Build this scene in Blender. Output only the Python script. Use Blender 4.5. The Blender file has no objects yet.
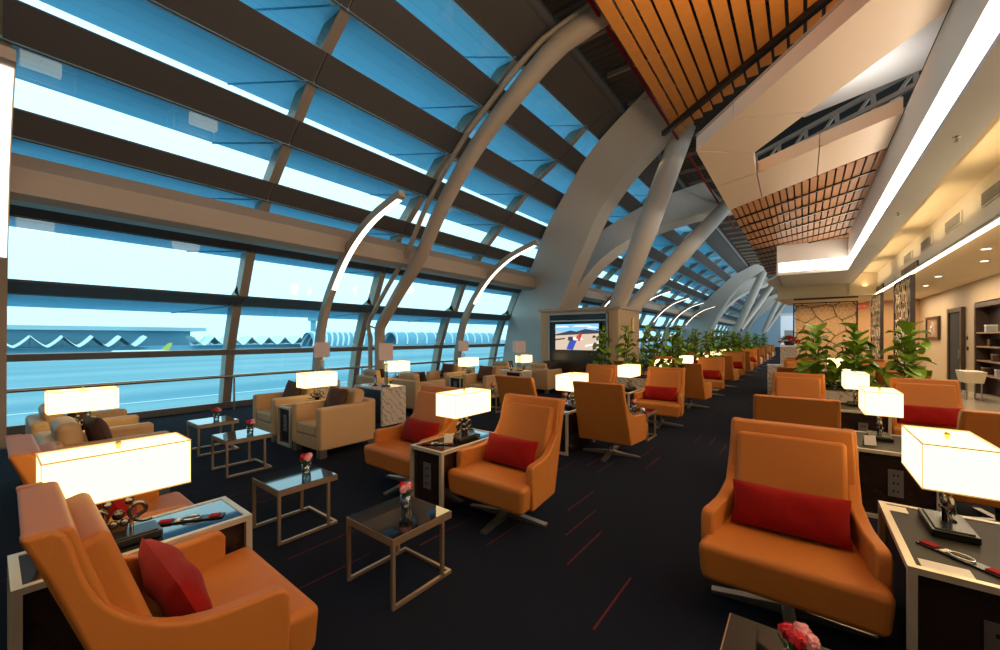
import bpy, math, random
from mathutils import Vector, Matrix
PI = math.pi
random.seed(7)
sc = bpy.context.scene
col = sc.collection

# ------------------------------------------------------------------ materials
def mat(name, color=(.8,.8,.8), rough=.5, metal=0., emit=None, estr=0., spec=None, coat=0., noise=None, bump=None, sheen=0., alpha=None):
    m = bpy.data.materials.new(name); m.use_nodes = True
    nt = m.node_tree; b = nt.nodes['Principled BSDF']
    b.inputs['Base Color'].default_value = (*color, 1)
    b.inputs['Roughness'].default_value = rough
    b.inputs['Metallic'].default_value = metal
    if spec is not None: b.inputs['Specular IOR Level'].default_value = spec
    if coat: b.inputs['Coat Weight'].default_value = coat
    if sheen: b.inputs['Sheen Weight'].default_value = sheen
    if emit:
        b.inputs['Emission Color'].default_value = (*emit, 1); b.inputs['Emission Strength'].default_value = estr
    if noise or bump:
        tc = nt.nodes.new('ShaderNodeTexCoord')
    if noise:
        sc_, amt = noise
        n = nt.nodes.new('ShaderNodeTexNoise'); n.inputs['Scale'].default_value = sc_; n.inputs['Detail'].default_value = 5
        nt.links.new(tc.outputs['Object'], n.inputs['Vector'])
        mx = nt.nodes.new('ShaderNodeMix'); mx.data_type = 'RGBA'
        mx.inputs['A'].default_value = (*[c*(1-amt) for c in color], 1); mx.inputs['B'].default_value = (*[min(1, c*(1+amt)) for c in color], 1)
        nt.links.new(n.outputs['Fac'], mx.inputs['Factor']); nt.links.new(mx.outputs['Result'], b.inputs['Base Color'])
    if bump:
        sc_, st = bump
        n = nt.nodes.new('ShaderNodeTexNoise'); n.inputs['Scale'].default_value = sc_; n.inputs['Detail'].default_value = 3
        nt.links.new(tc.outputs['Object'], n.inputs['Vector'])
        bp = nt.nodes.new('ShaderNodeBump'); bp.inputs['Strength'].default_value = st; bp.inputs['Distance'].default_value = .01
        nt.links.new(n.outputs['Fac'], bp.inputs['Height']); nt.links.new(bp.outputs['Normal'], b.inputs['Normal'])
    return m

def emat(name, color, strength):
    m = bpy.data.materials.new(name); m.use_nodes = True; nt = m.node_tree; nt.nodes.clear()
    o = nt.nodes.new('ShaderNodeOutputMaterial'); e = nt.nodes.new('ShaderNodeEmission')
    e.inputs['Color'].default_value = (*color, 1); e.inputs['Strength'].default_value = strength
    nt.links.new(e.outputs[0], o.inputs[0]); return m

def glassmat(name, tint, gloss=.08, rough=.0, gcol=(1,1,1)):
    m = bpy.data.materials.new(name); m.use_nodes = True; nt = m.node_tree; nt.nodes.clear()
    o = nt.nodes.new('ShaderNodeOutputMaterial'); t = nt.nodes.new('ShaderNodeBsdfTransparent'); t.inputs[0].default_value = (*tint, 1)
    g = nt.nodes.new('ShaderNodeBsdfGlossy'); g.inputs['Roughness'].default_value = rough; g.inputs[0].default_value = (*gcol, 1)
    mx = nt.nodes.new('ShaderNodeMixShader')
    f = nt.nodes.new('ShaderNodeFresnel'); f.inputs[0].default_value = 1.5
    mul = nt.nodes.new('ShaderNodeMath'); mul.operation = 'MULTIPLY_ADD'; mul.inputs[1].default_value = 1.0; mul.inputs[2].default_value = gloss
    nt.links.new(f.outputs[0], mul.inputs[0]); nt.links.new(mul.outputs[0], mx.inputs[0])
    nt.links.new(t.outputs[0], mx.inputs[1]); nt.links.new(g.outputs[0], mx.inputs[2]); nt.links.new(mx.outputs[0], o.inputs[0])
    return m

def translucent(name, color, t=.5):
    m = bpy.data.materials.new(name); m.use_nodes = True; nt = m.node_tree; nt.nodes.clear()
    o = nt.nodes.new('ShaderNodeOutputMaterial'); d = nt.nodes.new('ShaderNodeBsdfDiffuse'); tr = nt.nodes.new('ShaderNodeBsdfTranslucent')
    mx = nt.nodes.new('ShaderNodeMixShader'); mx.inputs[0].default_value = t
    tc = nt.nodes.new('ShaderNodeTexCoord'); sp = nt.nodes.new('ShaderNodeSeparateXYZ'); nt.links.new(tc.outputs['Object'], sp.inputs[0])
    a = nt.nodes.new('ShaderNodeMath'); a.operation = 'MULTIPLY'; a.inputs[1].default_value = 3.2; nt.links.new(sp.outputs[0], a.inputs[0])
    fr = nt.nodes.new('ShaderNodeMath'); fr.operation = 'FRACT'; nt.links.new(a.outputs[0], fr.inputs[0])
    lt = nt.nodes.new('ShaderNodeMath'); lt.operation = 'LESS_THAN'; lt.inputs[1].default_value = .06; nt.links.new(fr.outputs[0], lt.inputs[0])
    mc = nt.nodes.new('ShaderNodeMix'); mc.data_type = 'RGBA'; mc.inputs['A'].default_value = (*color, 1); mc.inputs['B'].default_value = (*[c*.86 for c in color], 1)
    nt.links.new(lt.outputs[0], mc.inputs['Factor'])
    for n in (d, tr): nt.links.new(mc.outputs['Result'], n.inputs[0])
    nt.links.new(d.outputs[0], mx.inputs[1]); nt.links.new(tr.outputs[0], mx.inputs[2]); nt.links.new(mx.outputs[0], o.inputs[0])
    return m

def marble_mat(name, a, b, scale=3., rough=.2):
    m = bpy.data.materials.new(name); m.use_nodes = True; nt = m.node_tree; p = nt.nodes['Principled BSDF']; p.inputs['Roughness'].default_value = rough
    tc = nt.nodes.new('ShaderNodeTexCoord'); n = nt.nodes.new('ShaderNodeTexWave'); n.wave_type = 'BANDS'; n.bands_direction = 'DIAGONAL'
    n.inputs['Scale'].default_value = scale; n.inputs['Distortion'].default_value = 9; n.inputs['Detail'].default_value = 4; n.inputs['Detail Scale'].default_value = 1.5
    nt.links.new(tc.outputs['Object'], n.inputs['Vector'])
    r = nt.nodes.new('ShaderNodeValToRGB'); r.color_ramp.elements[0].position = .0; r.color_ramp.elements[0].color = (*b, 1)
    r.color_ramp.elements[1].position = .18; r.color_ramp.elements[1].color = (*a, 1)
    nt.links.new(n.outputs['Fac'], r.inputs[0]); nt.links.new(r.outputs[0], p.inputs['Base Color']); return m

def carpet_mat():
    m = bpy.data.materials.new('navy carpet'); m.use_nodes = True; nt = m.node_tree; p = nt.nodes['Principled BSDF']
    p.inputs['Roughness'].default_value = .95; p.inputs['Specular IOR Level'].default_value = .1
    N = nt.nodes.new; L = nt.links.new
    def M(op, a, b=None, c=None):
        n = N('ShaderNodeMath'); n.operation = op
        for i, x in enumerate((a, b, c)):
            if x is None: continue
            if isinstance(x, (int, float)): n.inputs[i].default_value = x
            else: L(x, n.inputs[i])
        return n.outputs[0]
    tc = N('ShaderNodeTexCoord'); sp = N('ShaderNodeSeparateXYZ'); L(tc.outputs['Object'], sp.inputs[0])
    X, Y = sp.outputs[0], sp.outputs[1]
    xs = M('DIVIDE', X, .21); ci = M('FLOOR', xs); fx = M('FRACT', xs)
    wn = N('ShaderNodeTexWhiteNoise'); wn.noise_dimensions = '1D'; L(ci, wn.inputs['W'])
    yy = M('ADD', M('DIVIDE', Y, 2.1), M('MULTIPLY', wn.outputs['Value'], 7.3)); yi = M('FLOOR', yy); fy = M('FRACT', yy)
    w2 = N('ShaderNodeTexWhiteNoise'); w2.noise_dimensions = '2D'; cb = N('ShaderNodeCombineXYZ'); L(ci, cb.inputs[0]); L(yi, cb.inputs[1]); L(cb.outputs[0], w2.inputs['Vector'])
    dash = M('LESS_THAN', fy, .29); pres = M('LESS_THAN', w2.outputs['Value'], .62)
    l1 = M('LESS_THAN', M('ABSOLUTE', M('SUBTRACT', fx, .5)), .006); l2 = M('LESS_THAN', M('ABSOLUTE', M('SUBTRACT', fx, .535)), .006)
    line = M('MAXIMUM', l1, l2)
    dots = M('LESS_THAN', M('FRACT', M('MULTIPLY', Y, 55)), .65)
    k = M('MULTIPLY', M('MULTIPLY', dash, pres), M('MULTIPLY', line, dots))
    ns = N('ShaderNodeTexNoise'); ns.inputs['Scale'].default_value = 260; L(tc.outputs['Object'], ns.inputs['Vector'])
    mb = N('ShaderNodeMix'); mb.data_type = 'RGBA'; mb.inputs['A'].default_value = (.004,.006,.012,1); mb.inputs['B'].default_value = (.014,.018,.032,1); L(ns.outputs['Fac'], mb.inputs['Factor'])
    mx = N('ShaderNodeMix'); mx.data_type = 'RGBA'; mx.inputs['B'].default_value = (.38,.045,.02,1); L(mb.outputs['Result'], mx.inputs['A']); L(k, mx.inputs['Factor'])
    L(mx.outputs['Result'], p.inputs['Base Color'])
    bp = N('ShaderNodeBump'); bp.inputs['Strength'].default_value = .5; bp.inputs['Distance'].default_value = .004; L(ns.outputs['Fac'], bp.inputs['Height']); L(bp.outputs['Normal'], p.inputs['Normal'])
    return m

def tarmac_mat():
    m = bpy.data.materials.new('apron paving'); m.use_nodes = True; nt = m.node_tree; p = nt.nodes['Principled BSDF']; p.inputs['Roughness'].default_value = .8
    N = nt.nodes.new; L = nt.links.new
    tc = N('ShaderNodeTexCoord'); mp = N('ShaderNodeMapping'); mp.inputs['Scale'].default_value = (.05, .006, 1); L(tc.outputs['Object'], mp.inputs[0])
    n = N('ShaderNodeTexNoise'); n.inputs['Scale'].default_value = 1.; n.inputs['Detail'].default_value = 6; L(mp.outputs[0], n.inputs['Vector'])
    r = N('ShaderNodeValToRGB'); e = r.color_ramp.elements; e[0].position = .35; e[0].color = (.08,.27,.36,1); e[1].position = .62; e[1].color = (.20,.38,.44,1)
    L(n.outputs['Fac'], r.inputs[0]); L(r.outputs[0], p.inputs['Base Color']); return m

def corrugated_mat():
    m = mat('corrugated deck', (.13,.10,.08), .6, .3); nt = m.node_tree; p = nt.nodes['Principled BSDF']
    tc = nt.nodes.new('ShaderNodeTexCoord'); w = nt.nodes.new('ShaderNodeTexWave'); w.bands_direction = 'Y'; w.inputs['Scale'].default_value = 1.6; w.inputs['Distortion'].default_value = 0
    nt.links.new(tc.outputs['Object'], w.inputs['Vector']); bp = nt.nodes.new('ShaderNodeBump'); bp.inputs['Strength'].default_value = 1; bp.inputs['Distance'].default_value = .06
    nt.links.new(w.outputs['Fac'], bp.inputs['Height']); nt.links.new(bp.outputs['Normal'], p.inputs['Normal']); return m

M_ = {}
M_['leather'] = mat('orange leather', (.50,.17,.032), .5, spec=.22, noise=(2.5,.08), bump=(220,.12))
M_['leather_dk'] = mat('seam leather', (.30,.11,.02), .5)
M_['red'] = mat('red velvet', (.27,.006,.004), .85, spec=.12, noise=(14,.22), sheen=.06, bump=(90,.2))
M_['beige'] = mat('beige leather', (.56,.36,.18), .55, spec=.3, noise=(3,.06), bump=(200,.1))
M_['brown'] = mat('dark brown fabric', (.075,.035,.025), .85, bump=(200,.3))
M_['steel'] = mat('brushed steel', (.42,.40,.37), .35, .9)
M_['bronze'] = mat('champagne metal', (.52,.36,.24), .38, .75)
M_['satin'] = mat('satin cream metal edge', (.72,.62,.48), .35, .5)
M_['dkwood'] = mat('espresso veneer', (.022,.011,.008), .25, noise=(6,.3))
M_['blackglass'] = mat('black glass', (.008,.008,.010), .04, spec=.8, coat=.5)
M_['black'] = mat('black lacquer', (.01,.01,.011), .25)
M_['chrome'] = mat('chrome', (.55,.53,.5), .12, 1.)
M_['dkchrome'] = mat('dark polished metal', (.16,.15,.14), .18, 1.)
M_['shade'] = emat('lit lamp shade', (1.,.72,.32), 3.0)
M_['shade_trim'] = mat('shade trim', (.75,.55,.28), .6, emit=(1.,.6,.25), estr=.35)
M_['pink_shade'] = mat('rose fabric shade', (.48,.34,.29), .8, emit=(.9,.68,.58), estr=.12)
M_['vase'] = glassmat('clear glass', (.86,.92,.92), .10)
M_['glass'] = glassmat('tinted facade glass', (.50,.84,.94), .035, gcol=(.9,1,1))
M_['louvre'] = translucent('blue exterior louvre', (.40,.66,.80), .55)
M_['band'] = mat('dark brown facade panel', (.078,.068,.064), .55, .1)
M_['rib'] = mat('facade rib metal', (.34,.27,.21), .45, .3)
M_['beam'] = mat('taupe painted steel', (.42,.33,.25), .55, noise=(1.5,.05))
M_['girder'] = mat('warm white painted steel', (.50,.46,.41), .5, noise=(1.2,.05))
M_['deck'] = corrugated_mat()
M_['carpet'] = carpet_mat()
M_['stone'] = mat('polished cream stone', (.55,.46,.35), .12, noise=(2,.1))
M_['ledge'] = mat('grey sill metal', (.22,.22,.22), .4, .4)
M_['cream'] = mat('cream painted plaster', (.80,.69,.50), .7, noise=(1,.03))
M_['white'] = mat('white painted plaster', (.88,.86,.83), .65, noise=(1,.03))
M_['greyw'] = mat('daylight-tinted plaster', (.72,.80,.92), .6)  # cool window daylight on the soffit is put into this colour
M_['tan'] = mat('tan wall covering', (.50,.36,.22), .7, noise=(30,.06))
M_['orangewall'] = mat('amber wall panel', (.50,.28,.12), .6)
M_['peach'] = mat('peach satin metal panel', (.80,.61,.45), .35, .15)
M_['wood1'] = mat('orange timber slat', (.68,.25,.04), .5, noise=(5,.12))
M_['wood2'] = mat('brown timber slat', (.46,.20,.07), .5, noise=(6,.25))
M_['desk'] = mat('dark brown table top', (.016,.010,.007), .5, spec=.2)
M_['void'] = mat('painted void black', (.02,.017,.015), .9)  # near-black stands in for unlit space overhead; also the door leaf
M_['strip'] = emat('warm light strip', (1.,.86,.68), 9.0)
M_['led'] = emat('linear lamp', (1.,.80,.52), 9.0)
M_['post_light'] = emat('post lamp strip', (1.,.90,.74), 3.5)
M_['lattice'] = mat('dark bronze lattice', (.045,.02,.013), .4, .3)
M_['lattice_gold'] = mat('gold lattice', (.85,.68,.45), .5, .2)
M_['dkframe'] = mat('dark brown frame', (.035,.016,.010), .4)
M_['leaf'] = mat('fig leaf green', (.20,.34,.025), .34, noise=(5,.35))
M_['leaf'].node_tree.nodes['Principled BSDF'].inputs['Subsurface Weight'].default_value = 0
M_['stem'] = mat('plant stem', (.10,.06,.03), .8)
M_['soil'] = mat('soil', (.03,.02,.015), .95)
M_['marble'] = marble_mat('veined white marble', (.64,.57,.49), (.34,.28,.23), 4.5)
M_['flower_red'] = mat('red petals', (.62,.01,.02), .6)
M_['flower_pink'] = mat('pink petals', (.85,.35,.38), .6)
M_['green'] = mat('green stems', (.05,.16,.03), .6)
M_['plate'] = mat('grey socket plate', (.20,.18,.17), .4, .5)
M_['paper'] = mat('white paper', (.7,.66,.58), .6)
M_['tarmac'] = tarmac_mat()
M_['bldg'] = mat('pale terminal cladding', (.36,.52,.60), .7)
M_['bldg_dk'] = mat('hazy terminal glazing', (.17,.38,.50), .7)  # distance haze is mixed into this paler blue
M_['tent'] = mat('white tensile roof', (.70,.80,.82), .7)
M_['vent'] = mat('vent metal', (.45,.46,.45), .5, .3)
M_['brass'] = mat('brass', (.75,.5,.15), .3, .9)
M_['bulb'] = emat('downlight lens', (1.,.85,.6), 6.)
M_['endwall'] = mat('pale blue end wall', (.45,.62,.75), .5)

# ------------------------------------------------------------------ mesh builder
class MB:
    def __init__(s): s.v = []; s.f = []; s.m = []; s.sm = []
    def add(s, vs, fs, m=0, smooth=False):
        b = len(s.v); s.v += [tuple(v) for v in vs]
        for f in fs: s.f.append([b+i for i in f]); s.m.append(m); s.sm.append(smooth)
        return s
    def hexa(s, p, m=0):
        return s.add(p, [(0,3,2,1),(4,5,6,7),(0,1,5,4),(1,2,6,5),(2,3,7,6),(3,0,4,7)], m)
    def box(s, x0,x1,y0,y1,z0,z1, m=0):
        return s.hexa([(x0,y0,z0),(x1,y0,z0),(x1,y1,z0),(x0,y1,z0),(x0,y0,z1),(x1,y0,z1),(x1,y1,z1),(x0,y1,z1)], m)
    def cbox(s, c, d, m=0, rz=0, rx=0, ry=0):
        R = Matrix.Rotation(rz,3,'Z') @ Matrix.Rotation(ry,3,'Y') @ Matrix.Rotation(rx,3,'X'); c = Vector(c); p = []
        for z in (-.5,.5):
            for x,y in ((-.5,-.5),(.5,-.5),(.5,.5),(-.5,.5)): p.append(c + R @ Vector((x*d[0], y*d[1], z*d[2])))
        return s.hexa(p, m)
    def bar(s, p, q, w, h, m=0, up=(0,0,1)):
        p, q, up = Vector(p), Vector(q), Vector(up); d = (q-p).normalized(); a = d.cross(up)
        if a.length < 1e-4: a = d.cross(Vector((1,0,0)))
        a.normalize(); b = a.cross(d).normalized(); P = []
        for e in (p, q):
            for i, j in ((-.5,-.5),(.5,-.5),(.5,.5),(-.5,.5)): P.append(e + a*i*w + b*j*h)
        return s.hexa(P, m)
    def prism(s, poly, y0, y1, m=0):      # polygon in (x, z), extruded along y
        n = len(poly)
        return s.add([(x,y0,z) for x,z in poly] + [(x,y1,z) for x,z in poly],
                     [tuple(range(n))[::1], tuple(range(2*n-1, n-1, -1))] + [(i, i+n, (i+1)%n+n, (i+1)%n) for i in range(n)], m)
    def slab(s, poly, z0, z1, m=0):       # polygon in (x, y)
        n = len(poly)
        return s.add([(x,y,z0) for x,y in poly] + [(x,y,z1) for x,y in poly],
                     [tuple(range(n-1,-1,-1)), tuple(range(n, 2*n))] + [(i, (i+1)%n, (i+1)%n+n, i+n) for i in range(n)], m)
    def tube(s, pts, r, seg=12, m=0, cap=True):
        pts = [Vector(p) for p in pts]; n = len(pts); R = r if isinstance(r, (list,tuple)) else [r]*n
        vs = []; prev = None
        for i, p in enumerate(pts):
            d = (pts[min(i+1,n-1)] - pts[max(i-1,0)]).normalized()
            a = (prev - d*prev.dot(d)) if prev is not None else d.cross(Vector((0,0,1)) if abs(d.z) < .95 else Vector((1,0,0)))
            a.normalize(); prev = a; b = d.cross(a)
            for k in range(seg):
                t = 2*PI*k/seg; vs.append(p + (a*math.cos(t) + b*math.sin(t))*R[i])
        fs = [(i*seg+k, i*seg+(k+1)%seg, (i+1)*seg+(k+1)%seg, (i+1)*seg+k) for i in range(n-1) for k in range(seg)]
        s.add(vs, fs, m, True)
        if cap:
            s.add([vs[k] for k in range(seg)], [tuple(range(seg-1,-1,-1))], m); s.add([vs[(n-1)*seg+k] for k in range(seg)], [tuple(range(seg))], m)
        return s
    def lathe(s, prof, c=(0,0,0), seg=20, m=0):
        vs = [(c[0]+r*math.cos(2*PI*k/seg), c[1]+r*math.sin(2*PI*k/seg), c[2]+z) for r,z in prof for k in range(seg)]
        n = len(prof)
        return s.add(vs, [(i*seg+k, i*seg+(k+1)%seg, (i+1)*seg+(k+1)%seg, (i+1)*seg+k) for i in range(n-1) for k in range(seg)], m, True)
    def grid(s, rows, m=0, smooth=True, closed=False):
        n = len(rows[0]); vs = [p for r in rows for p in r]
        fs = [(i*n+k, i*n+(k+1)%n, (i+1)*n+(k+1)%n, (i+1)*n+k) for i in range(len(rows)-1) for k in range(n if closed else n-1)]
        return s.add(vs, fs, m, smooth)
    def ball(s, c, r, m=0, seg=10, rings=6):
        rx, ry, rz = r if isinstance(r, (tuple,list)) else (r,r,r)
        rows = [[(c[0]+rx*math.sin(PI*i/rings)*math.cos(2*PI*k/seg), c[1]+ry*math.sin(PI*i/rings)*math.sin(2*PI*k/seg), c[2]-rz*math.cos(PI*i/rings)) for k in range(seg)] for i in range(rings+1)]
        return s.grid(rows, m, True, True)
    def pillow(s, c, w, h, t, R=None, m=0, n=18):   # w along x, h along z, t thickness along y, pinched corners
        R = R or Matrix.Identity(3); c = Vector(c)
        for side in (-1, 1):
            rows = []
            for i in range(n+1):
                row = []
                for j in range(n+1):
                    a = -1+2*i/n; b = -1+2*j/n
                    th = (max(0, 1-abs(a)**2.6)**.5)*(max(0, 1-abs(b)**2.6)**.5)
                    k = 1 - .04*(1-abs(b)**2)*abs(a)**4; k2 = 1 - .05*(1-abs(a)**2)*abs(b)**4
                    wr = .005*math.sin(7*a+3*b)*th
                    row.append(c + R @ Vector((a*k*w/2, side*(t/2*th) + wr, b*k2*h/2)))
                rows.append(row if side > 0 else row[::-1])
            s.grid(rows, m)
        return s
    def build(s, name, mats, parent=None, bevel=0, seg=3, loc=None):
        me = bpy.data.meshes.new(name); me.from_pydata(s.v, [], s.f)
        for m in (mats if isinstance(mats, (list,tuple)) else [mats]): me.materials.append(M_[m])
        me.polygons.foreach_set('material_index', s.m)
        me.polygons.foreach_set('use_smooth', [True]*len(s.f) if bevel else s.sm); me.update()
        o = bpy.data.objects.new(name, me); col.objects.link(o)
        if parent: o.parent = parent
        if loc: o.location = loc
        if bevel:
            b = o.modifiers.new('round', 'BEVEL'); b.width = bevel; b.segments = seg; b.limit_method = 'ANGLE'; b.angle_limit = math.radians(35); b.harden_normals = True
        return o

def tag(o, label, cat, group=None, kind=None):
    o['label'] = label; o['category'] = cat
    if group: o['group'] = group
    if kind: o['kind'] = kind
    return o
def empty(name, loc=(0,0,0), rz=0):
    o = bpy.data.objects.new(name, None); col.objects.link(o); o.location = loc; o.rotation_euler = (0,0,rz); o.empty_display_size = .1; return o
def copy_tree(o, parent=None, kids={}):
    c = o.copy(); col.objects.link(c)
    if parent: c.parent = parent
    for ch in list(CH.get(o.name, ())):
        copy_tree(ch, c)
    return c
CH = {}
def index_children():
    CH.clear()
    for o in bpy.data.objects:
        if o.parent: CH.setdefault(o.parent.name, []).append(o)
class Proto:
    """first use hands out the built thing itself, later uses copy it with its parts"""
    def __init__(s, root): s.root = root; s.used = False
    def __call__(s, loc, rz, label, cat, group=None):
        if not s.used: o = s.root; s.used = True
        else: index_children_for(s.root); o = copy_tree(s.root)
        o.location = loc; o.rotation_euler = (0,0,rz)
        tag(o, label, cat, group); return o
_done = set()
def index_children_for(r):
    if r.name in _done: return
    _done.add(r.name)
    kids = [o for o in bpy.data.objects if o.parent == r]
    CH[r.name] = kids
    for k in kids: CH[k.name] = [o for o in bpy.data.objects if o.parent == k]
def structure(mb, name, mats, label, cat, **k):
    return tag(mb.build(name, mats, **k), label, cat, kind='structure')
ORD = ['first','second','third','fourth','fifth','sixth','seventh','eighth','ninth','tenth','eleventh','twelfth','thirteenth','fourteenth','fifteenth','sixteenth','seventeenth','eighteenth','nineteenth','twentieth','twenty-first','twenty-second','twenty-third','twenty-fourth','twenty-fifth','twenty-sixth','twenty-seventh','twenty-eighth','twenty-ninth','thirtieth']
def lerp(a, b, t): return a + (b-a)*t
def sm(t): t = max(0, min(1, t)); return t*t*(3-2*t)
def catmull(P, n):
    P = [Vector(p) for p in P]; out = []
    for i in range(len(P)-1):
        p0, p1, p2, p3 = P[max(i-1,0)], P[i], P[i+1], P[min(i+2,len(P)-1)]
        for k in range(n):
            t = k/n; out.append(.5*((2*p1)+(p2-p0)*t+(2*p0-5*p1+4*p2-p3)*t*t+(3*p1-p0-3*p2+p3)*t**3))
    out.append(P[-1]); return out

# ================================================================== SETTING
YS, YE = -6.5, 80.0
NODE = [13.4, 43.1, 72.8]
# floor
structure(MB().slab([(-10.75,YS),(1.95,YS),(1.95,YE),(-10.75,YE)], -.12, 0), 'floor', 'carpet', 'dark navy carpet with red dashes running down the lounge', 'floor')
structure(MB().slab([(1.95,YS),(4.4,YS),(4.4,25),(1.95,25)], -.12, .001), 'floor_stone', 'stone', 'polished cream stone floor in front of the doors', 'floor')
# facade section: (name, lower inner x,z, upper inner x,z, louvre reach, louvre drop)
BANDS = [('sill', (-10.62,0.0), (-10.60,.14), 0, 0),
         ('transom', (-10.36,1.24), (-10.33,1.36), 0, 0),
         ('a', (-9.95,2.33), (-9.62,2.50), 1.2, .15),
         ('b', (-9.20,3.42), (-8.90,3.60), .85, .02),
         ('c', (-8.45,4.33), (-8.15,4.62), .85, 0),
         ('d', (-7.55,5.17), (-7.15,5.50), 1.0, 0),
         ('e', (-6.65,5.95), (-6.20,6.30), 1.15, 0),
         ('f', (-5.60,6.68), (-5.15,7.00), 1.15, 0),
         ('g', (-4.70,7.35), (-3.85,7.72), 1.0, 0)]
TH = .26; BT = .05
def nrm(a, b):
    dx, dz = b[0]-a[0], b[1]-a[1]; l = math.hypot(dx, dz); return (-dz/l, dx/l)
for i, (nm, a, b, out, drop) in enumerate(BANDS):
    n = nrm(a, b)
    mb = MB()
    y = YS; k = 0
    ys = [YS] + [.1+3.3*j for j in range(-1, 25)] 
    ys = [v for v in ys if v < YE] + [YE]
    for y0, y1 in zip(ys, ys[1:]):
        g = .015
        poly = [a, b, (b[0]+n[0]*BT, b[1]+n[1]*BT), (a[0]+n[0]*BT, a[1]+n[1]*BT)]
        mb.prism(poly, y0+g, y1-g)
    if i > 1:
        P0 = (b[0]+n[0]*BT, b[1]+n[1]*BT)
        mb.prism([(b[0]-.03, b[1]), (b[0]+.0, b[1]), P0, (b[0]+n[0]*TH, b[1]+n[1]*TH*.9)], YS, YE) if False else None
    structure(mb, 'trim_%d' % (i+1), 'ledge' if i < 2 else 'band', ['grey metal sill along the foot of the glass wall', 'slim grey transom just above the window rail'][i] if i < 2 else 'dark panel band along the glass wall, %s one up from the floor' % ORD[i-2], 'panel')
# ribs (one per bay line) and glass per bay
ribY = [.1+3.3*j for j in range(-1, 25)]
path = []
for nm, a, b, o_, d_ in BANDS: path += [a, b]
for j, y in enumerate(ribY):
    mb = MB()
    for (p, q) in zip(path, path[1:]):
        n = nrm(p, q); t = .06
        poly = [(p[0]+n[0]*.03,p[1]+n[1]*.03), (q[0]+n[0]*.03,q[1]+n[1]*.03), (q[0]+n[0]*TH*1.15, q[1]+n[1]*TH*1.15), (p[0]+n[0]*TH*1.15, p[1]+n[1]*TH*1.15)]
        mb.prism(poly, y-.085, y+.085)
    structure(mb, 'trim_%d' % (20+j), 'rib', 'taupe metal mullion curving up the glass wall, %s in line' % ORD[j], 'mullion')
ye = [YS] + ribY + [YE]
for j, (y0, y1) in enumerate(zip(ye, ye[1:])):
    mb = MB(); lv = MB()
    for k in range(len(BANDS)-1):
        p, q = BANDS[k][2], BANDS[k+1][1]; n = nrm(p, q)
        P = (p[0]+n[0]*BT, p[1]+n[1]*BT); Q = (q[0]+n[0]*BT, q[1]+n[1]*BT)
        mb.add([(P[0],y0+.08,P[1]),(P[0],y1-.08,P[1]),(Q[0],y1-.08,Q[1]),(Q[0],y0+.08,Q[1])], [(0,1,2,3)])
    w = structure(mb, 'window_%d' % (j+1), 'glass', 'blue tinted glass bay of the curved wall, %s bay from the near end' % ORD[j], 'window')
    for (nm, a, b, out, drop) in BANDS:
        if out: 
            x0 = a[0]+.03; z0 = a[1]+.012
            lv.hexa([(x0-out,y0,z0-drop),(x0,y0,z0),(x0,y1,z0),(x0-out,y1,z0-drop),(x0-out,y0,z0-drop+.04),(x0,y0,z0+.04),(x0,y1,z0+.04),(x0-out,y1,z0-drop+.04)])
            for bx in (.35,):
                lv.bar((x0-out,y1-.9,z0-drop-.01),(x0+.02,y1-.12,z0-.01),.02,.02)
    lv.build('louvre', 'louvre', w)
# window rail with posts
mb = MB(); mb.tube([(-10.35,YS,.76),(-10.35,YE,.76)], .035, 10)
rail = structure(mb, 'trim_60', 'steel', 'slim steel handrail running in front of the glass', 'rail')
pm = MB()
for y in ribY: pm.tube([(-10.33,y+.05,0),(-10.33,y+.05,.76)], .022, 8)
pm.build('rail_post', 'steel', rail)
# long taupe beam
hx = [(-8.3,3.47),(-8.12,3.53),(-8.12,3.87),(-8.32,4.1),(-8.62,4.1),(-8.62,3.47)]
structure(MB().prism(hx, YS, YE), 'trim_61', 'beam', 'long taupe box beam crossing the whole glass wall', 'beam')
# roof deck, tube along the deck edge
structure(MB().slab([(-4.1,YS),(7,YS),(7,YE),(-4.1,YE)], 7.95, 8.1), 'ceiling', 'deck', 'brown corrugated metal roof deck high overhead', 'ceiling')
structure(MB().tube([(-3.95,YS,7.80),(-3.95,YE,7.80)], .13, 16), 'trim_62', 'band', 'round taupe steel tube along the roof deck edge', 'beam')
structure(MB().tube([(-2.85,YS,7.3),(-2.85,YE*.3,7.3)], .035, 8), 'trim_63', 'red', 'thin red sprinkler pipe beside the orange slats', 'pipe')
# cross purlins under the deck
mb = MB()
for j in range(60): mb.bar((-3.7,-5+j*1.4,7.86),(-1.0,-5+j*1.4,7.86),.07,.1)
structure(mb, 'trim_64', 'beam', 'row of taupe purlins under the roof deck', 'beam')

# crossing arch girders
def girder(outer, inner, w, name, label):
    O = catmull(outer, 6); I = catmull(inner, 6); W = Vector(w); mb = MB()
    ring = [[o, i_, i_+W, o+W] for o, i_ in zip(O, I)]
    for k in range(4): mb.grid([[s0[k], s0[(k+1)%4]] for s0 in ring], 0, True)
    mb.add(ring[0], [(0,1,2,3)]); mb.add(ring[-1], [(3,2,1,0)])
    return structure(mb, name, 'girder', label, 'beam')
g1o = [(-10.35,13.5,0),(-9.75,13.3,2.3),(-8.4,12.75,4.1),(-7.1,11.8,5.35),(-6.1,11.3,6.2),(-4.9,10.8,7.15),(-3.2,10.2,7.9)]
g1i = [(-7.9,12.7,0),(-7.45,12.65,1.4),(-6.7,12.5,3.3),(-5.9,12.2,4.6),(-5.1,11.85,5.7),(-4.0,11.7,6.8),(-2.7,11.6,7.7)]
g2o = [(-8.6,13.0,.6),(-8.3,13.3,2.6),(-7.6,13.9,4.3),(-6.7,14.6,5.5),(-5.7,15.4,6.4),(-4.6,16.4,7.2),(-3.2,17.6,7.9)]
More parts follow.
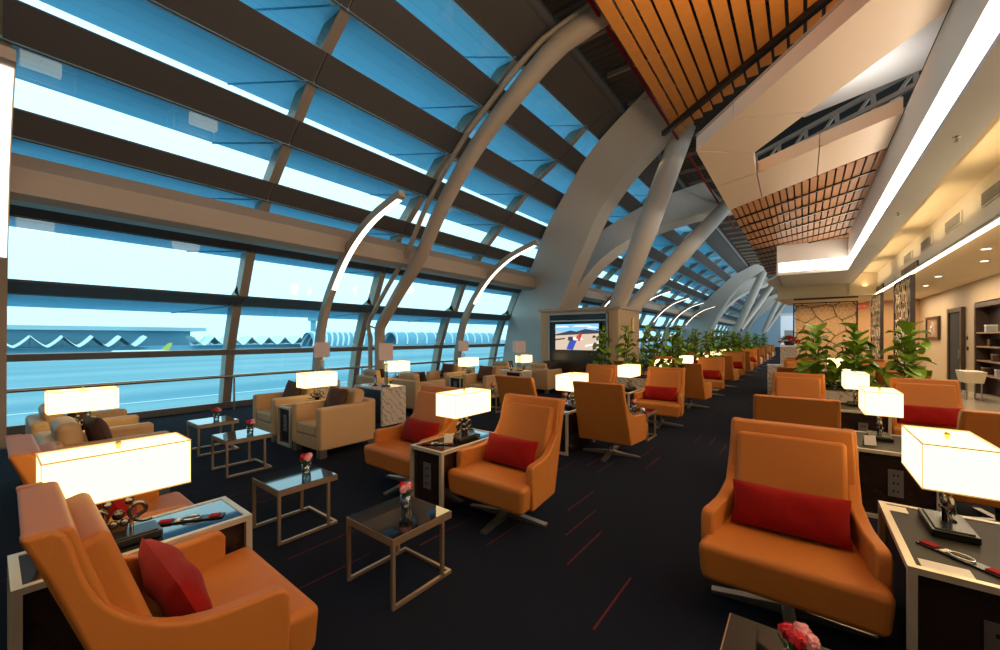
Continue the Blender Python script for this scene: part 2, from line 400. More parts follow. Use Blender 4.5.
g2i = [(-7.4,12.8,.6),(-7.0,12.9,2.4),(-6.4,13.5,3.9),(-5.6,14.6,5.1),(-4.7,16.3,6.0),(-3.6,18.0,6.7),(-2.5,19.6,7.2)]
for k, ny in enumerate(NODE):
    dy = ny-13.4; sh = lambda P: [(x, y+dy, z) for x, y, z in P]
    girder(sh(g1o), sh(g1i), (0.12,.55,-.05), 'trim_%d' % (70+4*k), 'broad curved steel girder leaning towards us, %s arch pair' % ORD[k])
    girder(sh(g2o), sh(g2i), (0.1,.55,-.12), 'trim_%d' % (71+4*k), 'broad curved steel girder leaning away from us, %s arch pair' % ORD[k])
    structure(MB().tube([(-4.95,12.5+dy,2.3),(-3.9,12.4+dy,4.85),(-2.72,12.3+dy,7.75)], [.26,.34,.30], 24), 'trim_%d' % (72+4*k), 'girder', 'thick round strut rising steeply from the %s column' % ORD[k], 'strut')
    structure(MB().tube([(-4.7,12.9+dy,2.35),(-3.5,15.8+dy,4.85),(-2.1,19.2+dy,7.75)], [.24,.30,.26], 24), 'trim_%d' % (73+4*k), 'girder', 'thick round strut leaning away from the %s column' % ORD[k], 'strut')
# big bent pipe strut near the glass with its thin companion
s = tag(empty('pipe_strut', (-9.38,6.7,0)), 'tall bent taupe pipe strut rising from the floor near the glass', 'strut', kind='structure')
B = Vector((-9.38,6.7,0))
P = catmull([(-9.4,6.7,0),(-9.4,6.7,1.0),(-9.4,6.7,1.85)], 2) + catmull([(-9.34,6.7,1.98),(-8.5,6.7,2.87),(-7.72,6.7,3.65),(-6.92,6.7,4.78),(-5.84,6.7,5.9),(-4.64,6.7,6.75),(-3.97,6.7,7.15)], 4) + [Vector((-3.62,6.7,7.30)), Vector((-2.9,6.7,7.42)), Vector((-1.5,6.7,7.6))]
rr = [lerp(.13,.21,i/(len(P)-1)) for i in range(len(P))]
MB().tube([p-B for p in P], rr, 20).build('main_pipe', 'beam', s)
off = Vector((-.38,-.12,.13))
T = [p-B+off*(1 if i > 3 else .8) for i, p in enumerate(P)]
T = [Vector((t.x, t.y, max(t.z, 0))) for t in T]
mb = MB().tube(T, .06, 12); mb.build('companion_pipe', 'beam', s)
mb = MB()
for i in (4, 12, 20, 27):
    if i < len(P): mb.bar(P[i]-B, T[i], .04, .04)
mb.build('bracket', 'beam', s)

# curved lamp posts
def make_post():
    r = empty('lamp_post')
    C = catmull([(0,0,0),(.05,0,1.1),(.40,0,2.3),(1.24,0,3.42),(2.2,0,4.1),(3.28,0,4.45)], 7)
    def off(i, d):
        t = (C[min(i+1,len(C)-1)]-C[max(i-1,0)]).normalized(); return Vector((t.z, 0, -t.x))*d   # inner (room) side
    W = .07
    rows = []
    for i, c in enumerate(C):
        n = off(i, 1); dd = lerp(.12,.07,i/(len(C)-1)); rows.append([c+n*dd+Vector((0,-W,0)), c+n*dd+Vector((0,W,0)), c-n*dd+Vector((0,W,0)), c-n*dd+Vector((0,-W,0))])
    mb = MB().grid(rows, 0, False, True); mb.add(rows[-1], [(0,1,2,3)]); mb.build('arm', 'beam', r)
    a = 17; rows2 = []
    for i in range(a, len(C)-1):
        n = off(i, 1); dd = lerp(.12,.07,i/(len(C)-1)); c = C[i]
        rows2.append([c+n*(dd+.012)+Vector((0,-W*.8,0)), c+n*(dd+.012)+Vector((0,W*.8,0)), c+n*(dd-.02)+Vector((0,W*.8,0)), c+n*(dd-.02)+Vector((0,-W*.8,0))])
    mb = MB().grid(rows2, 0, False, True); mb.build('light_strip', 'post_light', r)
    MB().box(-.2,.2,-.15,.15,0,.03).build('foot_plate', 'steel', r)
    return Proto(r)
post = make_post()
for k in range(9):
    y = 0.0+4.95*k
    if k in (3,): continue
    post((-9.5, y if k else .11, 0), 0, 'curved lamp post with glowing tip by the glass, %s from the near end' % ORD[k if k < 3 else k-1], 'lamp', 'curved lamp posts along the glass wall')

# right hand side walls, ceilings
structure(MB().box(4.0,4.2,YS,14.86,0,3.4).box(4.0,4.2,17.84,25,0,3.4).box(4.0,4.2,14.86,17.84,2.66,3.4), 'wall_right', 'tan', 'tan plaster wall with a doorway and shelf alcove', 'wall')
structure(MB().box(-.35,4.2,24.8,25,0,3.8), 'wall_front', 'orangewall', 'amber end wall behind the lattice screens', 'wall')
structure(MB().box(-10.8,7,YS-.2,YS,-.1,8.1), 'wall_back', 'tan', 'plain wall behind the viewer closing the lounge', 'wall')
structure(MB().box(-10.8,7,YE,YE+.2,-.1,8.1), 'wall_end', 'endwall', 'pale blue wall at the far end of the concourse', 'wall')
structure(MB().slab([(2.2,YS),(4.2,YS),(4.2,25),(2.2,25)], 3.3, 3.4), 'ceiling_corridor', 'cream', 'cream flat ceiling above the stone floor', 'ceiling')
structure(MB().box(1.45,2.2,YS,20.6,4.1,4.15).box(1.45,1.5,YS,20.6,3.75,4.1), 'ceiling_recess', 'cream', 'cream ceiling recess between soffit and vent fascia', 'ceiling')
structure(MB().box(2.2,2.25,YS,20.6,3.3,4.15), 'trim_90', 'white', 'white fascia that carries the air vents', 'fascia')
structure(MB().box(1.09,1.45,YS,16.5,3.75,3.8), 'ceiling_soffit', 'greyw', 'soffit in daylight-tinted grey beside the bright cove', 'ceiling')
structure(MB().slab([(-1.15,18.2),(-.69,16.5),(1.45,16.5),(1.45,20.8),(-1.0,20.8)], 3.75, 3.8), 'ceiling_white', 'white', 'white soffit under the cross cove', 'ceiling')
structure(MB().box(1.10,1.16,YS,16.56,4.17,4.77).box(-.69,1.16,16.52,16.6,4.17,4.77).box(-.69,1.1,16.53,16.6,3.75,3.86).box(-.74,-.69,16.5,20.8,3.75,4.77), 'trim_91', 'white', 'white bulkhead above the bright cove', 'bulkhead')
structure(MB().box(1.12,1.16,YS,16.5,3.8,4.17), 'trim_92', 'strip', 'bright warm cove strip running along the soffit', 'light')
structure(MB().box(-.66,1.1,16.54,16.6,3.86,4.17), 'trim_93', 'strip', 'bright warm cove strip across the end of the soffit', 'light')
structure(MB().box(-.9,2.2,20.6,20.75,3.3,3.8).box(1.4,2.25,20.50,20.595,3.3,4.2).slab([(-1.0,20.4),(2.2,20.4),(2.2,24.8),(-.6,24.8)], 3.24, 3.3), 'trim_94', 'cream', 'cream drop ceiling above the big lattice screen', 'ceiling')
structure(MB().box(-.34,1.65,20.34,20.4,3.16,3.23), 'trim_95', 'dkframe', 'dark header rail above the big lattice screen', 'rail')
structure(MB().box(2.15,2.2,YS,20.4,3.262,3.298), 'trim_96', 'led', 'thin bright linear lamp at the edge of the cream ceiling', 'light')
structure(MB().box(2.15,2.2,YS,20.4,3.3,3.34), 'trim_97', 'white', 'white channel holding the linear lamp', 'trim')

# peach soffit with a triangular opening
TL = Vector((-1.43,7.2)); ZS = 4.75
hole = [(-.67,7.90),(.06,6.90),(1.09,5.55),(1.09,7.70),(-.71,8.88)]
outer = [(-1.43,7.2),(1.09,4.25),(1.09,9.0),(-1.45,11.1)]
sf = MB()
quads = [[(-1.43,7.2),(-.80,6.46),(.06,6.90),(-.67,7.90)], [(-.80,6.46),(1.09,4.25),(1.09,5.55),(.06,6.90)],
         [(-1.43,7.2),(-.67,7.90),(-.71,8.88),(-1.44,9.2)], [(-1.44,9.2),(-.71,8.88),(-.74,10.52),(-1.45,11.1)],
         [(-.71,8.88),(.2,8.28),(.2,9.73),(-.74,10.52)], [(.2,8.28),(1.09,7.70),(1.09,9.0),(.2,9.73)]]
def shrink(q, d=.012):
    c = Vector((sum(p[0] for p in q)/4, sum(p[1] for p in q)/4)); return [tuple(Vector(p) + (c-Vector(p)).normalized()*d) for p in q]
for q in quads: sf.slab(shrink(q), ZS, ZS+.22)
structure(sf, 'ceiling_panels', 'peach', 'peach satin panels framing a triangular ceiling opening', 'ceiling')
structure(MB().slab([(-1.43,7.2),(1.09,4.25),(1.3,3.9),(1.3,5.7),(.06,7.0),(-.62,7.9),(-1.3,7.6)], ZS+.225, ZS+.26), 'trim_98', 'beam', 'taupe edge board above the peach panels', 'trim')
# what is seen up through the opening
structure(MB().slab([(.0,9.2),(1.62,8.55),(1.7,5.5),(-.6,7.6)], 5.7, 5.75), 'ceiling_upper', 'white', 'white panel seen up through the triangular opening', 'ceiling')
t = tag(empty('steel_truss', (0,11,0)), 'pale steel truss bars seen up through the triangular opening', 'truss', kind='structure')
mb = MB(); b0 = Vector((0,11,0))
A0, A1 = Vector((-1.5,12.3,5.6)), Vector((2.6,9.0,5.7))
for dz, dy in ((0,0),(.75,.3),(.1,1.1),(.9,1.4),(.4,.1)): mb.bar(A0+Vector((0,dy,dz))-b0, A1+Vector((0,dy,dz))-b0, .08, .08)
for k in range(9):
    p = A0.lerp(A1, k/8)-b0; q = A0.lerp(A1, min(1,(k+1)/8))-b0
    mb.bar(p, p+Vector((0,.3,.75)), .07, .07); mb.bar(p, q+Vector((0,.3,.75)), .045, .045); mb.bar(p, p+Vector((0,1.1,.1)), .05, .05); mb.bar(p, q+Vector((0,1.4,.9)), .04, .04)
mb.build('truss_bars', 'girder', t)
structure(MB().slab([(-2.2,3.6),(4,3.6),(4,17),(-2.2,17)], 7.2, 7.25).box(1.17,4.2,YS,24.8,4.9,5.0).box(1.2,1.25,YS,24.8,4.15,4.9), 'ceiling_void', 'void', 'dark sheets standing in for unlit space above the lounge ceilings', 'ceiling')

# timber slat ceilings
sl = MB(); x = -2.63; i = 0
def yend(x): return 10.5 - (x+2.64)*(2.43/2.84)
while x < 1.6:
    y1 = yend(x)+.55
    sl.box(x, x+.19, -1.5, y1, 7.0, 7.05); x += .243
structure(sl, 'ceiling_slats', 'wood1', 'orange timber slat ceiling high overhead', 'ceiling')
mb = MB(); mb.bar((-2.9,yend(-2.9),6.93),(1.8,yend(1.8),6.93),.10,.12)
for yy in (1.2, 3.4, 5.6, 7.8): mb.bar((-2.6,yy,7.09),(1.6,yy,7.09),.05,.06)
structure(mb, 'trim_99', 'black', 'black rail crossing under the orange slats', 'rail')
# second timber field
s2 = MB(); x = -1.43
def y0b(x): return 11.1 - (x+1.49)*(2.03/2.52)
while x < 1.06:
    ye_ = 16.5 if x > -.75 else 24.0
    s2.box(x, x+.098, y0b(x)+.02, ye_, ZS+.01, ZS+.05); x += .128
structure(s2, 'ceiling_timber', 'wood2', 'brown timber slat ceiling behind the peach panels', 'ceiling')
mb = MB()
for k in range(1, 14):
    yb = 11.1+k*.95
    xa, xb = -1.43, 1.05; ya, yc = yb, yb-(xb-xa)*(2.03/2.52)
    if yc > 16.4:
        if ya < 24: mb.bar((-1.43,ya,ZS-.004),(-.76,ya-.5,ZS-.004),.035,.03)
        continue
    if ya > 16.5:
        tt = (ya-16.5)/(ya-yc); mb.bar((xa+(xb-xa)*tt,16.5,ZS-.004),(xb,yc,ZS-.004),.035,.03); mb.bar((-1.43,ya,ZS-.004),(-.76,ya-.5,ZS-.004),.035,.03)
    else: mb.bar((xa,ya,ZS-.004),(xb,yc,ZS-.004),.035,.03)
structure(mb, 'trim_101', 'black', 'black diagonal bars across the brown timber ceiling', 'trim')
structure(MB().slab([(-1.43,11.0),(1.05,9.0),(1.05,16.5),(-1.43,16.5)], ZS+.25, ZS+.3).box(-1.43,-.74,16.5,24,ZS+.25,ZS+.3), 'ceiling_backing', 'void', 'dark backing above the brown timber ceiling', 'ceiling')

# vents, detectors, downlights
def make_vent():
    r = empty('air_vent'); MB().box(-.02,0,-.5,.5,-.11,.11).build('frame', 'white', r)
    mb = MB()
    for k in range(7): mb.cbox((-.025,0,-.08+k*.027), (.012,.9,.014), ry=.5)
    mb.build('slat', 'vent', r); return Proto(r)
vent = make_vent()
for k, y in enumerate((6.9, 8.9, 10.9, 12.9, 14.9)):
    vent((2.195, y, 3.76), 0, 'white air vent in the fascia above the linear lamp, %s one away' % ORD[k], 'vent', 'air vents in the white fascia')
def make_down():
    r = empty('recessed_downlight'); MB().lathe([(.0,-.004),(.09,-.006),(.10,0),(.10,.01)]).build('trim_ring', 'white', r); MB().lathe([(0,-.008),(.06,-.008),(.06,-.002)]).build('lens', 'bulb', r); return Proto(r)
down = make_down()
for k, (x, y) in enumerate(((2.9,9.2),(2.7,11.4),(3.1,13.2),(2.9,15.8),(3.1,18.4))):
    down((x,y,3.3), 0, 'small round downlight in the cream ceiling, %s one away' % ORD[k], 'downlight', 'downlights in the cream ceiling')
def make_sprk():
    r = empty('sprinkler_head'); MB().lathe([(0,-.05),(.03,-.05),(.012,-.03),(.012,-.01),(.035,0)]).build('body', 'chrome', r); return Proto(r)
sp = make_sprk()
for k, y in enumerate((6.2, 9.4, 12.6)): sp((1.27,y,3.75), 0, 'small sprinkler under the grey soffit, %s one away' % ORD[k], 'sprinkler', 'sprinklers under the grey soffit')

# ================================================================== TV column
c = tag(empty('media_column', (-5.75,12.4,0)), 'tan column block that carries the television', 'column', kind='structure')
B = Vector((-5.75,12.4,0))
MB().box(-1.35,1.35,-.88,1.0,0,2.5).build('column_core', 'tan', c)
MB().box(-1.42,1.42,-.95,1.05,2.5,2.58).build('column_cap', 'beam', c)
MB().box(-1.02,1.05,-.93,-.88,.15,2.42).build('niche_panel', 'black', c)
mb = MB(); 
for a in ((-1.02,-.97,.15,2.42),(1.0,1.05,.15,2.42)): mb.box(a[0],a[1],-.97,-.93,a[2],a[3])
mb.box(-1.02,1.05,-.97,-.93,2.37,2.42).box(-1.02,1.05,-.97,-.93,2.15,2.19); mb.build('niche_frame', 'steel', c)
MB().box(1.36,1.39,.25,.33,1.75,2.25).build('wall_sconce', 'brass', c)
tv = tag(empty('television', (-5.70,11.41,1.24)), 'wall television showing a bright outdoor scene on the tan column', 'television')
MB().box(-.79,.79,-.05,.03,-.04,.86).build('bezel', 'black', tv)
def flat(parent, name, m, poly, y):
    return MB().add([(x,y,z) for x,z in poly], [tuple(range(len(poly)))]).build(name, m, parent)
M_['tv_sky'] = emat('screen sky', (.25,.62,.95), 1.15); M_['tv_sand'] = emat('screen sand', (.80,.62,.48), 1.0); M_['tv_white'] = emat('screen white', (1,.97,.95), 1.1)
M_['tv_red'] = emat('screen red', (.75,.05,.04), .9); M_['tv_blue'] = emat('screen blue', (.06,.12,.6), .9); M_['tv_dk'] = emat('screen dark', (.10,.12,.16), .6)
scn = flat(tv, 'screen', 'tv_sand', [(-.75,0),(.75,0),(.75,.82),(-.75,.82)], -.052)
im = MB()
def fp(poly, m, y): im.add([(x,y,z) for x,z in poly], [tuple(range(len(poly)))], m)
fp([(-.75,.58),(.75,.55),(.75,.82),(-.75,.82)], 0, -.054)
fp([(-.75,.50),(-.45,.56),(-.2,.62),(0,.58),(.3,.66),(.75,.6),(.75,.52),(-.75,.46)], 5, -.056)
for x, z, w in ((-.5,.74,.28),(.2,.75,.35),(.55,.70,.2)): fp([(x-w,z-.02),(x+w,z-.02),(x+w*.6,z+.03),(x-w*.6,z+.03)], 2, -.056)
fp([(-.35,.02),(-.12,.0),(.02,.30),(-.22,.33)], 4, -.057); fp([(-.1,.30),(.25,.32),(.15,.42),(-.15,.40)], 2, -.057)
fp([(.05,.30),(.12,.28),(.2,.5),(.1,.55)], 3, -.058); fp([(.0,.36),(.05,.34),(.08,.46),(.02,.47)], 3, -.058); fp([(-.3,.30),(-.1,.28),(-.12,.42),(-.28,.42)], 5, -.058)
fp([(.3,.1),(.75,.18),(.75,.24),(.3,.16)], 2, -.057); fp([(-.75,.3),(-.4,.34),(-.4,.38),(-.75,.35)], 5, -.057)
im.build('picture', ['tv_sky','tv_sand','tv_white','tv_red','tv_blue','tv_dk'], tv)
mc = tag(empty('media_console', (-5.75,11.15,0)), 'low dark cabinet under the television', 'cabinet')
MB().box(-.9,.9,-.2,.2,0,.85).build('body', 'dkwood', mc, bevel=.006); MB().box(-.92,.92,-.22,.2,.85,.88).build('top', 'black', mc)
for sx in (-.45,.45): MB().box(sx-.42,sx+.42,-.212,-.2,.05,.8).build('door', 'dkwood', mc)

# ================================================================== lattice screens
def hexlat(mb, w, h, cell, t, d, jit, seed, m=0):
    rnd = random.Random(seed); dx = cell*math.sqrt(3); dy = cell*1.5; pts = {}
    def P(i, j):
        if (i, j) not in pts:
            pts[(i,j)] = (i*dx/2 + rnd.uniform(-jit,jit)*cell, (j//2)*dy + (cell*.5 if (j%2) else 0)*1 + (0) + rnd.uniform(-jit,jit)*cell)
        return pts[(i,j)]
    def clip(a, b):
        (x0,z0),(x1,z1) = a, b; t0, t1 = 0, 1
        for p, q in ((-(x1-x0), x0+w/2), (x1-x0, w/2-x0), (-(z1-z0), z0), (z1-z0, h-z0)):
            if abs(p) < 1e-9:
                if q < 0: return None
            else:
                r = q/p
                if p < 0: t0 = max(t0, r)
                else: t1 = min(t1, r)
        if t0 >= t1: return None
        return (x0+(x1-x0)*t0, z0+(z1-z0)*t0), (x0+(x1-x0)*t1, z0+(z1-z0)*t1)
    ni = int(w/dx)+3; nj = int(h/dy)+3
    V = {}
    def vert(r, i):      # zig-zag row r
        k = (r, i)
        if k not in V:
            up = (i + r) % 2
            V[k] = (-w/2 - dx + i*dx/2 + rnd.uniform(-jit,jit)*cell, -cell + r*dy + (cell*.5 if up else 0) + rnd.uniform(-jit,jit)*cell)
        return V[k]
    for r in range(nj+1):
        for i in range(2*ni+2):
            segs = [(vert(r,i), vert(r,i+1))]
            if (i + r) % 2: segs.append((vert(r,i), vert(r+1,i)))
            for a, b in segs:
                c_ = clip(a, b)
                if c_: mb.bar((c_[0][0],0,c_[0][1]), (c_[1][0],0,c_[1][1]), d, t, m, up=(0,1,0))
def screen(loc, rz, w, h, label, cell, post, seed, fc=.10):
    r = tag(empty('lattice_screen', loc, rz), label, 'screen', 'lattice screens')
    mb = MB(); mb.box(-w/2-post,-w/2,-.04,.04,0,h+.04).box(w/2,w/2+post,-.04,.04,0,h+.04).box(-w/2,w/2,-.04,.04,h,h+.04).box(-w/2,w/2,-.04,.04,0,.08)
    mb.build('frame', 'dkframe', r)
    mb = MB(); hexlat(mb, w, h, cell, .035, .03, .35, seed); mb.build('lattice', 'lattice', r)
    mb = MB(); hexlat(mb, w, h, fc, .016, .012, .45, seed+1)
    fine = mb.build('fine_lattice', 'lattice_gold', r); fine.location = (0,.02,0)
    return r
screen((.64,20.38,0), 0, 1.9, 3.0, 'wide lattice screen standing crosswise behind the fig plants', .36, .05, 3)
screen((2.08,14.75,0), PI/2, 2.1, 3.13, 'tall lattice screen with a thick dark post, nearer the doors', .30, .10, 5, .15)
screen((2.08,19.6,0), PI/2, 2.3, 3.13, 'tall lattice screen standing behind the nearer tall one', .30, .08, 9, .15)
for y, n in ((14.75,'nearer'),(20.0,'farther')):
    tag(MB().box(2.17,2.2,y-1.0,y+1.0,3.37,3.52).build('screen_header', 'dkframe'), 'brown plate on the white fascia above the %s tall lattice screen' % n, 'plate')

# exit sign, doors, picture, shelves
M_['exit_red'] = emat('exit sign red', (.75,.06,.03), .8); 
e = tag(empty('exit_sign', (2.12,24.7,2.98)), 'small red exit sign on the amber end wall', 'sign'); MB().box(-.16,.16,-.04,.04,0,.15).build('housing', 'exit_red', e)
cu = bpy.data.curves.new('lettering', 'FONT'); cu.body = 'EXIT'; cu.size = .14; cu.align_x = 'CENTER'; cu.extrude = .002
lt = bpy.data.objects.new('lettering', cu); col.objects.link(lt); lt.parent = e; lt.location = (0,-.043,.03); lt.rotation_euler = (PI/2,0,0); cu.materials.append(M_['paper'])
bpy.context.view_layer.update(); lm = bpy.data.meshes.new_from_object(lt.evaluated_get(bpy.context.evaluated_depsgraph_get())); bpy.data.objects.remove(lt)
lt = bpy.data.objects.new('lettering', lm); col.objects.link(lt); lt.parent = e; lt.location = (0,-.043,.03); lt.rotation_euler = (PI/2,0,0)
d = tag(empty('door_1', (3.97,19.4,0)), 'dark brown framed narrow doorway in the tan wall', 'door', kind='structure')
MB().box(-.03,.0,-.62,.62,0,2.46).build('door_leaf', 'void', d)
MB().box(-.07,.02,-.78,-.62,0,2.6).box(-.07,.02,.62,.78,0,2.6).box(-.07,.02,-.62,.62,2.46,2.6).build('door_frame', 'dkframe', d)
MB().tube([(-.06,-.5,.95),(-.06,-.5,1.25)], .014, 8).build('handle', 'steel', d)
pf = tag(empty('framed_picture', (3.97,22.4,1.55)), 'small framed picture with a brown mount on the tan wall', 'picture')
MB().box(-.05,.02,-.95,-.80,0,.88).box(-.05,.02,.80,.95,0,.88).box(-.05,.02,-.8,.8,.78,.88).box(-.05,.02,-.8,.8,0,.1).build('frame', 'dkframe', pf)
MB().box(-.02,.01,-.8,.8,.1,.78).build('mount', 'bronze', pf)
mb = MB(); rnd = random.Random(4)
for k in range(26):
    a = rnd.uniform(0, 2*PI); q = rnd.uniform(.05,.5); mb.cbox((-.025, q*math.cos(a), .44+.5*q*math.sin(a)), (.006,.10,.05), rx=a)
mb.build('artwork', 'paper', pf)
al = tag(empty('shelf_unit', (4.02,16.35,0)), 'dark wood shelf alcove holding boxes in the tan wall', 'shelf')
MB().box(-.04,.26,-1.45,-1.33,0,2.62).box(-.04,.26,1.33,1.45,0,2.62).box(-.04,.26,-1.33,1.33,2.5,2.62).box(.24,.26,-1.33,1.33,0,2.5).build('carcass', 'dkframe', al)
for z in (.55,.95,1.35,1.75): MB().box(-.02,.24,-1.33,1.33,z,z+.04).build('shelf', 'bronze', al)
rnd = random.Random(2)
for k in range(9):
    z = (.59,.99,1.39,1.79)[k % 4]; y = 15.3+.25*k; w = .15
    bx = tag(empty('storage_box', (4.14,y,z)), '%s box on the %s shelf of the dark alcove, %s along' % (('black','grey','brown')[k%3], ORD[k%4], ORD[k]), 'box', 'boxes in the shelf alcove')
    MB().box(-.12,.12,-w/2,w/2,0,.2).build('carton', ('black','vent','brown')[k%3], bx); MB().box(-.125,.125,-w/2-.004,w/2+.004,.17,.2).build('lid', ('dkwood','white','bronze')[k%3], bx)
tr = tag(empty('magazine_bin', (3.5,15.9,0)), 'pale open bin on legs in front of the shelf alcove', 'bin')
MB().hexa([(-.16,-.3,.45),(.16,-.3,.45),(.16,.3,.45),(-.16,.3,.45),(-.2,-.38,.75),(.2,-.38,.75),(.2,.38,.75),(-.2,.38,.75)]).build('tub', 'cream', tr)
for sx in (-.13,.13):
    for sy in (-.26,.26): MB().tube([(sx,sy,0),(sx,sy,.46)], .015, 8).build('leg', 'steel', tr)
for k,(y,z,m) in enumerate(((18.45,1.62,'dkframe'),(18.4,1.3,'black'))):
    w = tag(empty('wall_switch', (3.99,y,z)), ['brown rectangular wall plate beside the dark doorway, upper one','black switch beside the dark doorway, lower one'][k], 'switch'); MB().box(-.02,.005,-.06,.06,-.05,.05).build('plate', m, w, bevel=.004); MB().box(-.028,-.02,-.03,.03,-.025,.025).build('button', 'steel', w)

# ================================================================== furniture prototypes
# swivel armchair: faces -y, origin under the hub
def make_swivel():
    r = empty('swivel_armchair'); lea = 'leather'
    MB().hexa([(-.41,-.355,.215),(.41,-.355,.215),(.37,.22,.215),(-.37,.22,.215),(-.43,-.365,.44),(.43,-.365,.44),(.365,.26,.44),(-.365,.26,.44)]).build('seat', lea, r, bevel=.045, seg=4)
    # side panels with the low arm sweeping up into the wing, plus the leaning back
    prof = [(-.215,.22),(-.225,.40),(-.225,.545),(-.205,.578),(-.17,.586),(-.05,.584),(.05,.588),(.12,.602),(.18,.625),(.24,.662),(.285,.708),(.32,.752),(.348,.80),(.368,.85),(.382,.90),(.394,.95),(.405,1.0),(.42,1.035),(.445,1.05),(.515,1.05),(.455,.90),(.37,.63),(.24,.22)]
    def hw(y, z):
        q = max(0, min(1, (y+.25)/.5)); return .435-.062*q-.028*max(0, (z-.22)/.83)*q
    mb = MB(); n = len(prof)
    for sx in (-1, 1):
        O = [(sx*hw(y,z), y, z) for y, z in prof]; I = [(sx*(hw(y,z)-.07), y, z) for y, z in prof]
        if sx > 0: O, I = I, O
        mb.add(O+I, [tuple(range(n-1,-1,-1)), tuple(range(n,2*n))] + [(i, (i+1)%n, (i+1)%n+n, i+n) for i in range(n)])
    mb.hexa([(-.355,.16,.22),(.355,.16,.22),(.355,.238,.22),(-.355,.238,.22),(-.33,.40,1.047),(.33,.40,1.047),(.33,.512,1.047),(-.33,.512,1.047)])
    mb.build('shell', lea, r, bevel=.016, seg=3)
    al = math.atan2(.26,.83)
    MB().cbox((0,.285,.715), (.585,.11,.55), rx=-al).build('back_cushion', lea, r, bevel=.03, seg=4)
    MB().lathe([(.035,.03),(.035,.2),(.09,.215),(.09,.22)]).build('hub', 'steel', r)
    for k in range(4):
        a = PI/4*0+k*PI/2+.12; mb = MB(); d_ = Vector((math.cos(a), math.sin(a), 0)); s2_ = Vector((-d_.y, d_.x, 0))
        p0 = d_*.02; p1 = d_*.40
        mb.hexa([p0-s2_*.03, p1-s2_*.028, p1+s2_*.028, p0+s2_*.03, p0-s2_*.03+Vector((0,0,.055)), p1-s2_*.028+Vector((0,0,.018)), p1+s2_*.028+Vector((0,0,.018)), p0+s2_*.03+Vector((0,0,.055))])
        mb.build('foot', 'steel', r)
    return Proto(r)
swivel = make_swivel()
def make_redcushion():
    m = MB().pillow((0,0,0), .60, .27, .16, Matrix.Rotation(-math.radians(22),3,'X')); return m
red_me = make_redcushion().build('red_cushion', 'red'); red = Proto(red_me)
brown_me = MB().pillow((0,0,0), .42, .40, .14, Matrix.Rotation(-math.radians(16),3,'X') @ Matrix.Rotation(.06,3,'Y')).build('brown_cushion', 'brown'); brown = Proto(brown_me)

def make_beige():
    r = empty('box_armchair')
    for sx in (-1,1): MB().box(sx*.345-.07, sx*.345+.07, -.44,.42,.1,.68).build('arm', 'beige', r, bevel=.035, seg=4)
    MB().box(-.28,.28,-.43,.3,.1,.27).build('front_panel', 'beige', r, bevel=.012)
    MB().box(-.275,.275,-.435,.28,.27,.44).build('seat', 'beige', r, bevel=.04, seg=4)
    MB().box(-.41,.41,.30,.44,.1,.72).build('backrest', 'beige', r, bevel=.04, seg=4)
    MB().cbox((0,.24,.64), (.56,.17,.46), rx=-.16).build('back_cushion', 'beige', r, bevel=.07, seg=5)
    for sx in (-.34,.34):
        for sy in (-.38,.36): MB().box(sx-.05,sx+.05,sy-.05,sy+.05,0,.1).build('foot', 'steel', r)
    return Proto(r)
beige = make_beige()

def make_console(w, L, h, name='side_console', top='blackglass'):
    r = empty(name)
    MB().box(-w/2+.03,w/2-.03,-L/2+.03,L/2-.03,.03,h-.02).build('body', 'dkwood', r)
    f = .032; mb = MB()
    for sx in (-1,1):
        for sy in (-1,1): mb.box(min(sx*w/2,sx*(w/2-f)),max(sx*w/2,sx*(w/2-f)),min(sy*L/2,sy*(L/2-f)),max(sy*L/2,sy*(L/2-f)),0,h-.03)
    mb.box(-w/2,w/2,-L/2,-L/2+f,h-.03,h).box(-w/2,w/2,L/2-f,L/2,h-.03,h).box(-w/2,-w/2+f,-L/2+f,L/2-f,h-.03,h).box(w/2-f,w/2,-L/2+f,L/2-f,h-.03,h)
    mb.box(-w/2,w/2,-L/2,-L/2+f,0,f).box(-w/2,w/2,L/2-f,L/2,0,f)
    mb.build('frame', 'satin', r)
    MB().box(-w/2+f,w/2-f,-L/2+f,L/2-f,h-.02,h-.004).build('glass_top', top, r)
    for sy in (-1,1):
        mb = MB(); mb.box(-.05,.05,min(sy*(L/2-.03),sy*(L/2-.022)),max(sy*(L/2-.03),sy*(L/2-.022)),.22,.46); p = mb.build('socket_plate', 'plate', r)
        m2 = MB()
        for z in (.27,.34,.41):
            for dx_ in (-.014,.014): m2.box(dx_-.005,dx_+.005,min(sy*(L/2-.022),sy*(L/2-.019)),max(sy*(L/2-.022),sy*(L/2-.019)),z-.01,z+.01)
        m2.build('socket', 'black', p)
    return Proto(r)
console = make_console(.44, .9, .6); console_wide = make_console(.56, .9, .62, top='desk'); console_beige = make_console(.42, .85, .59)

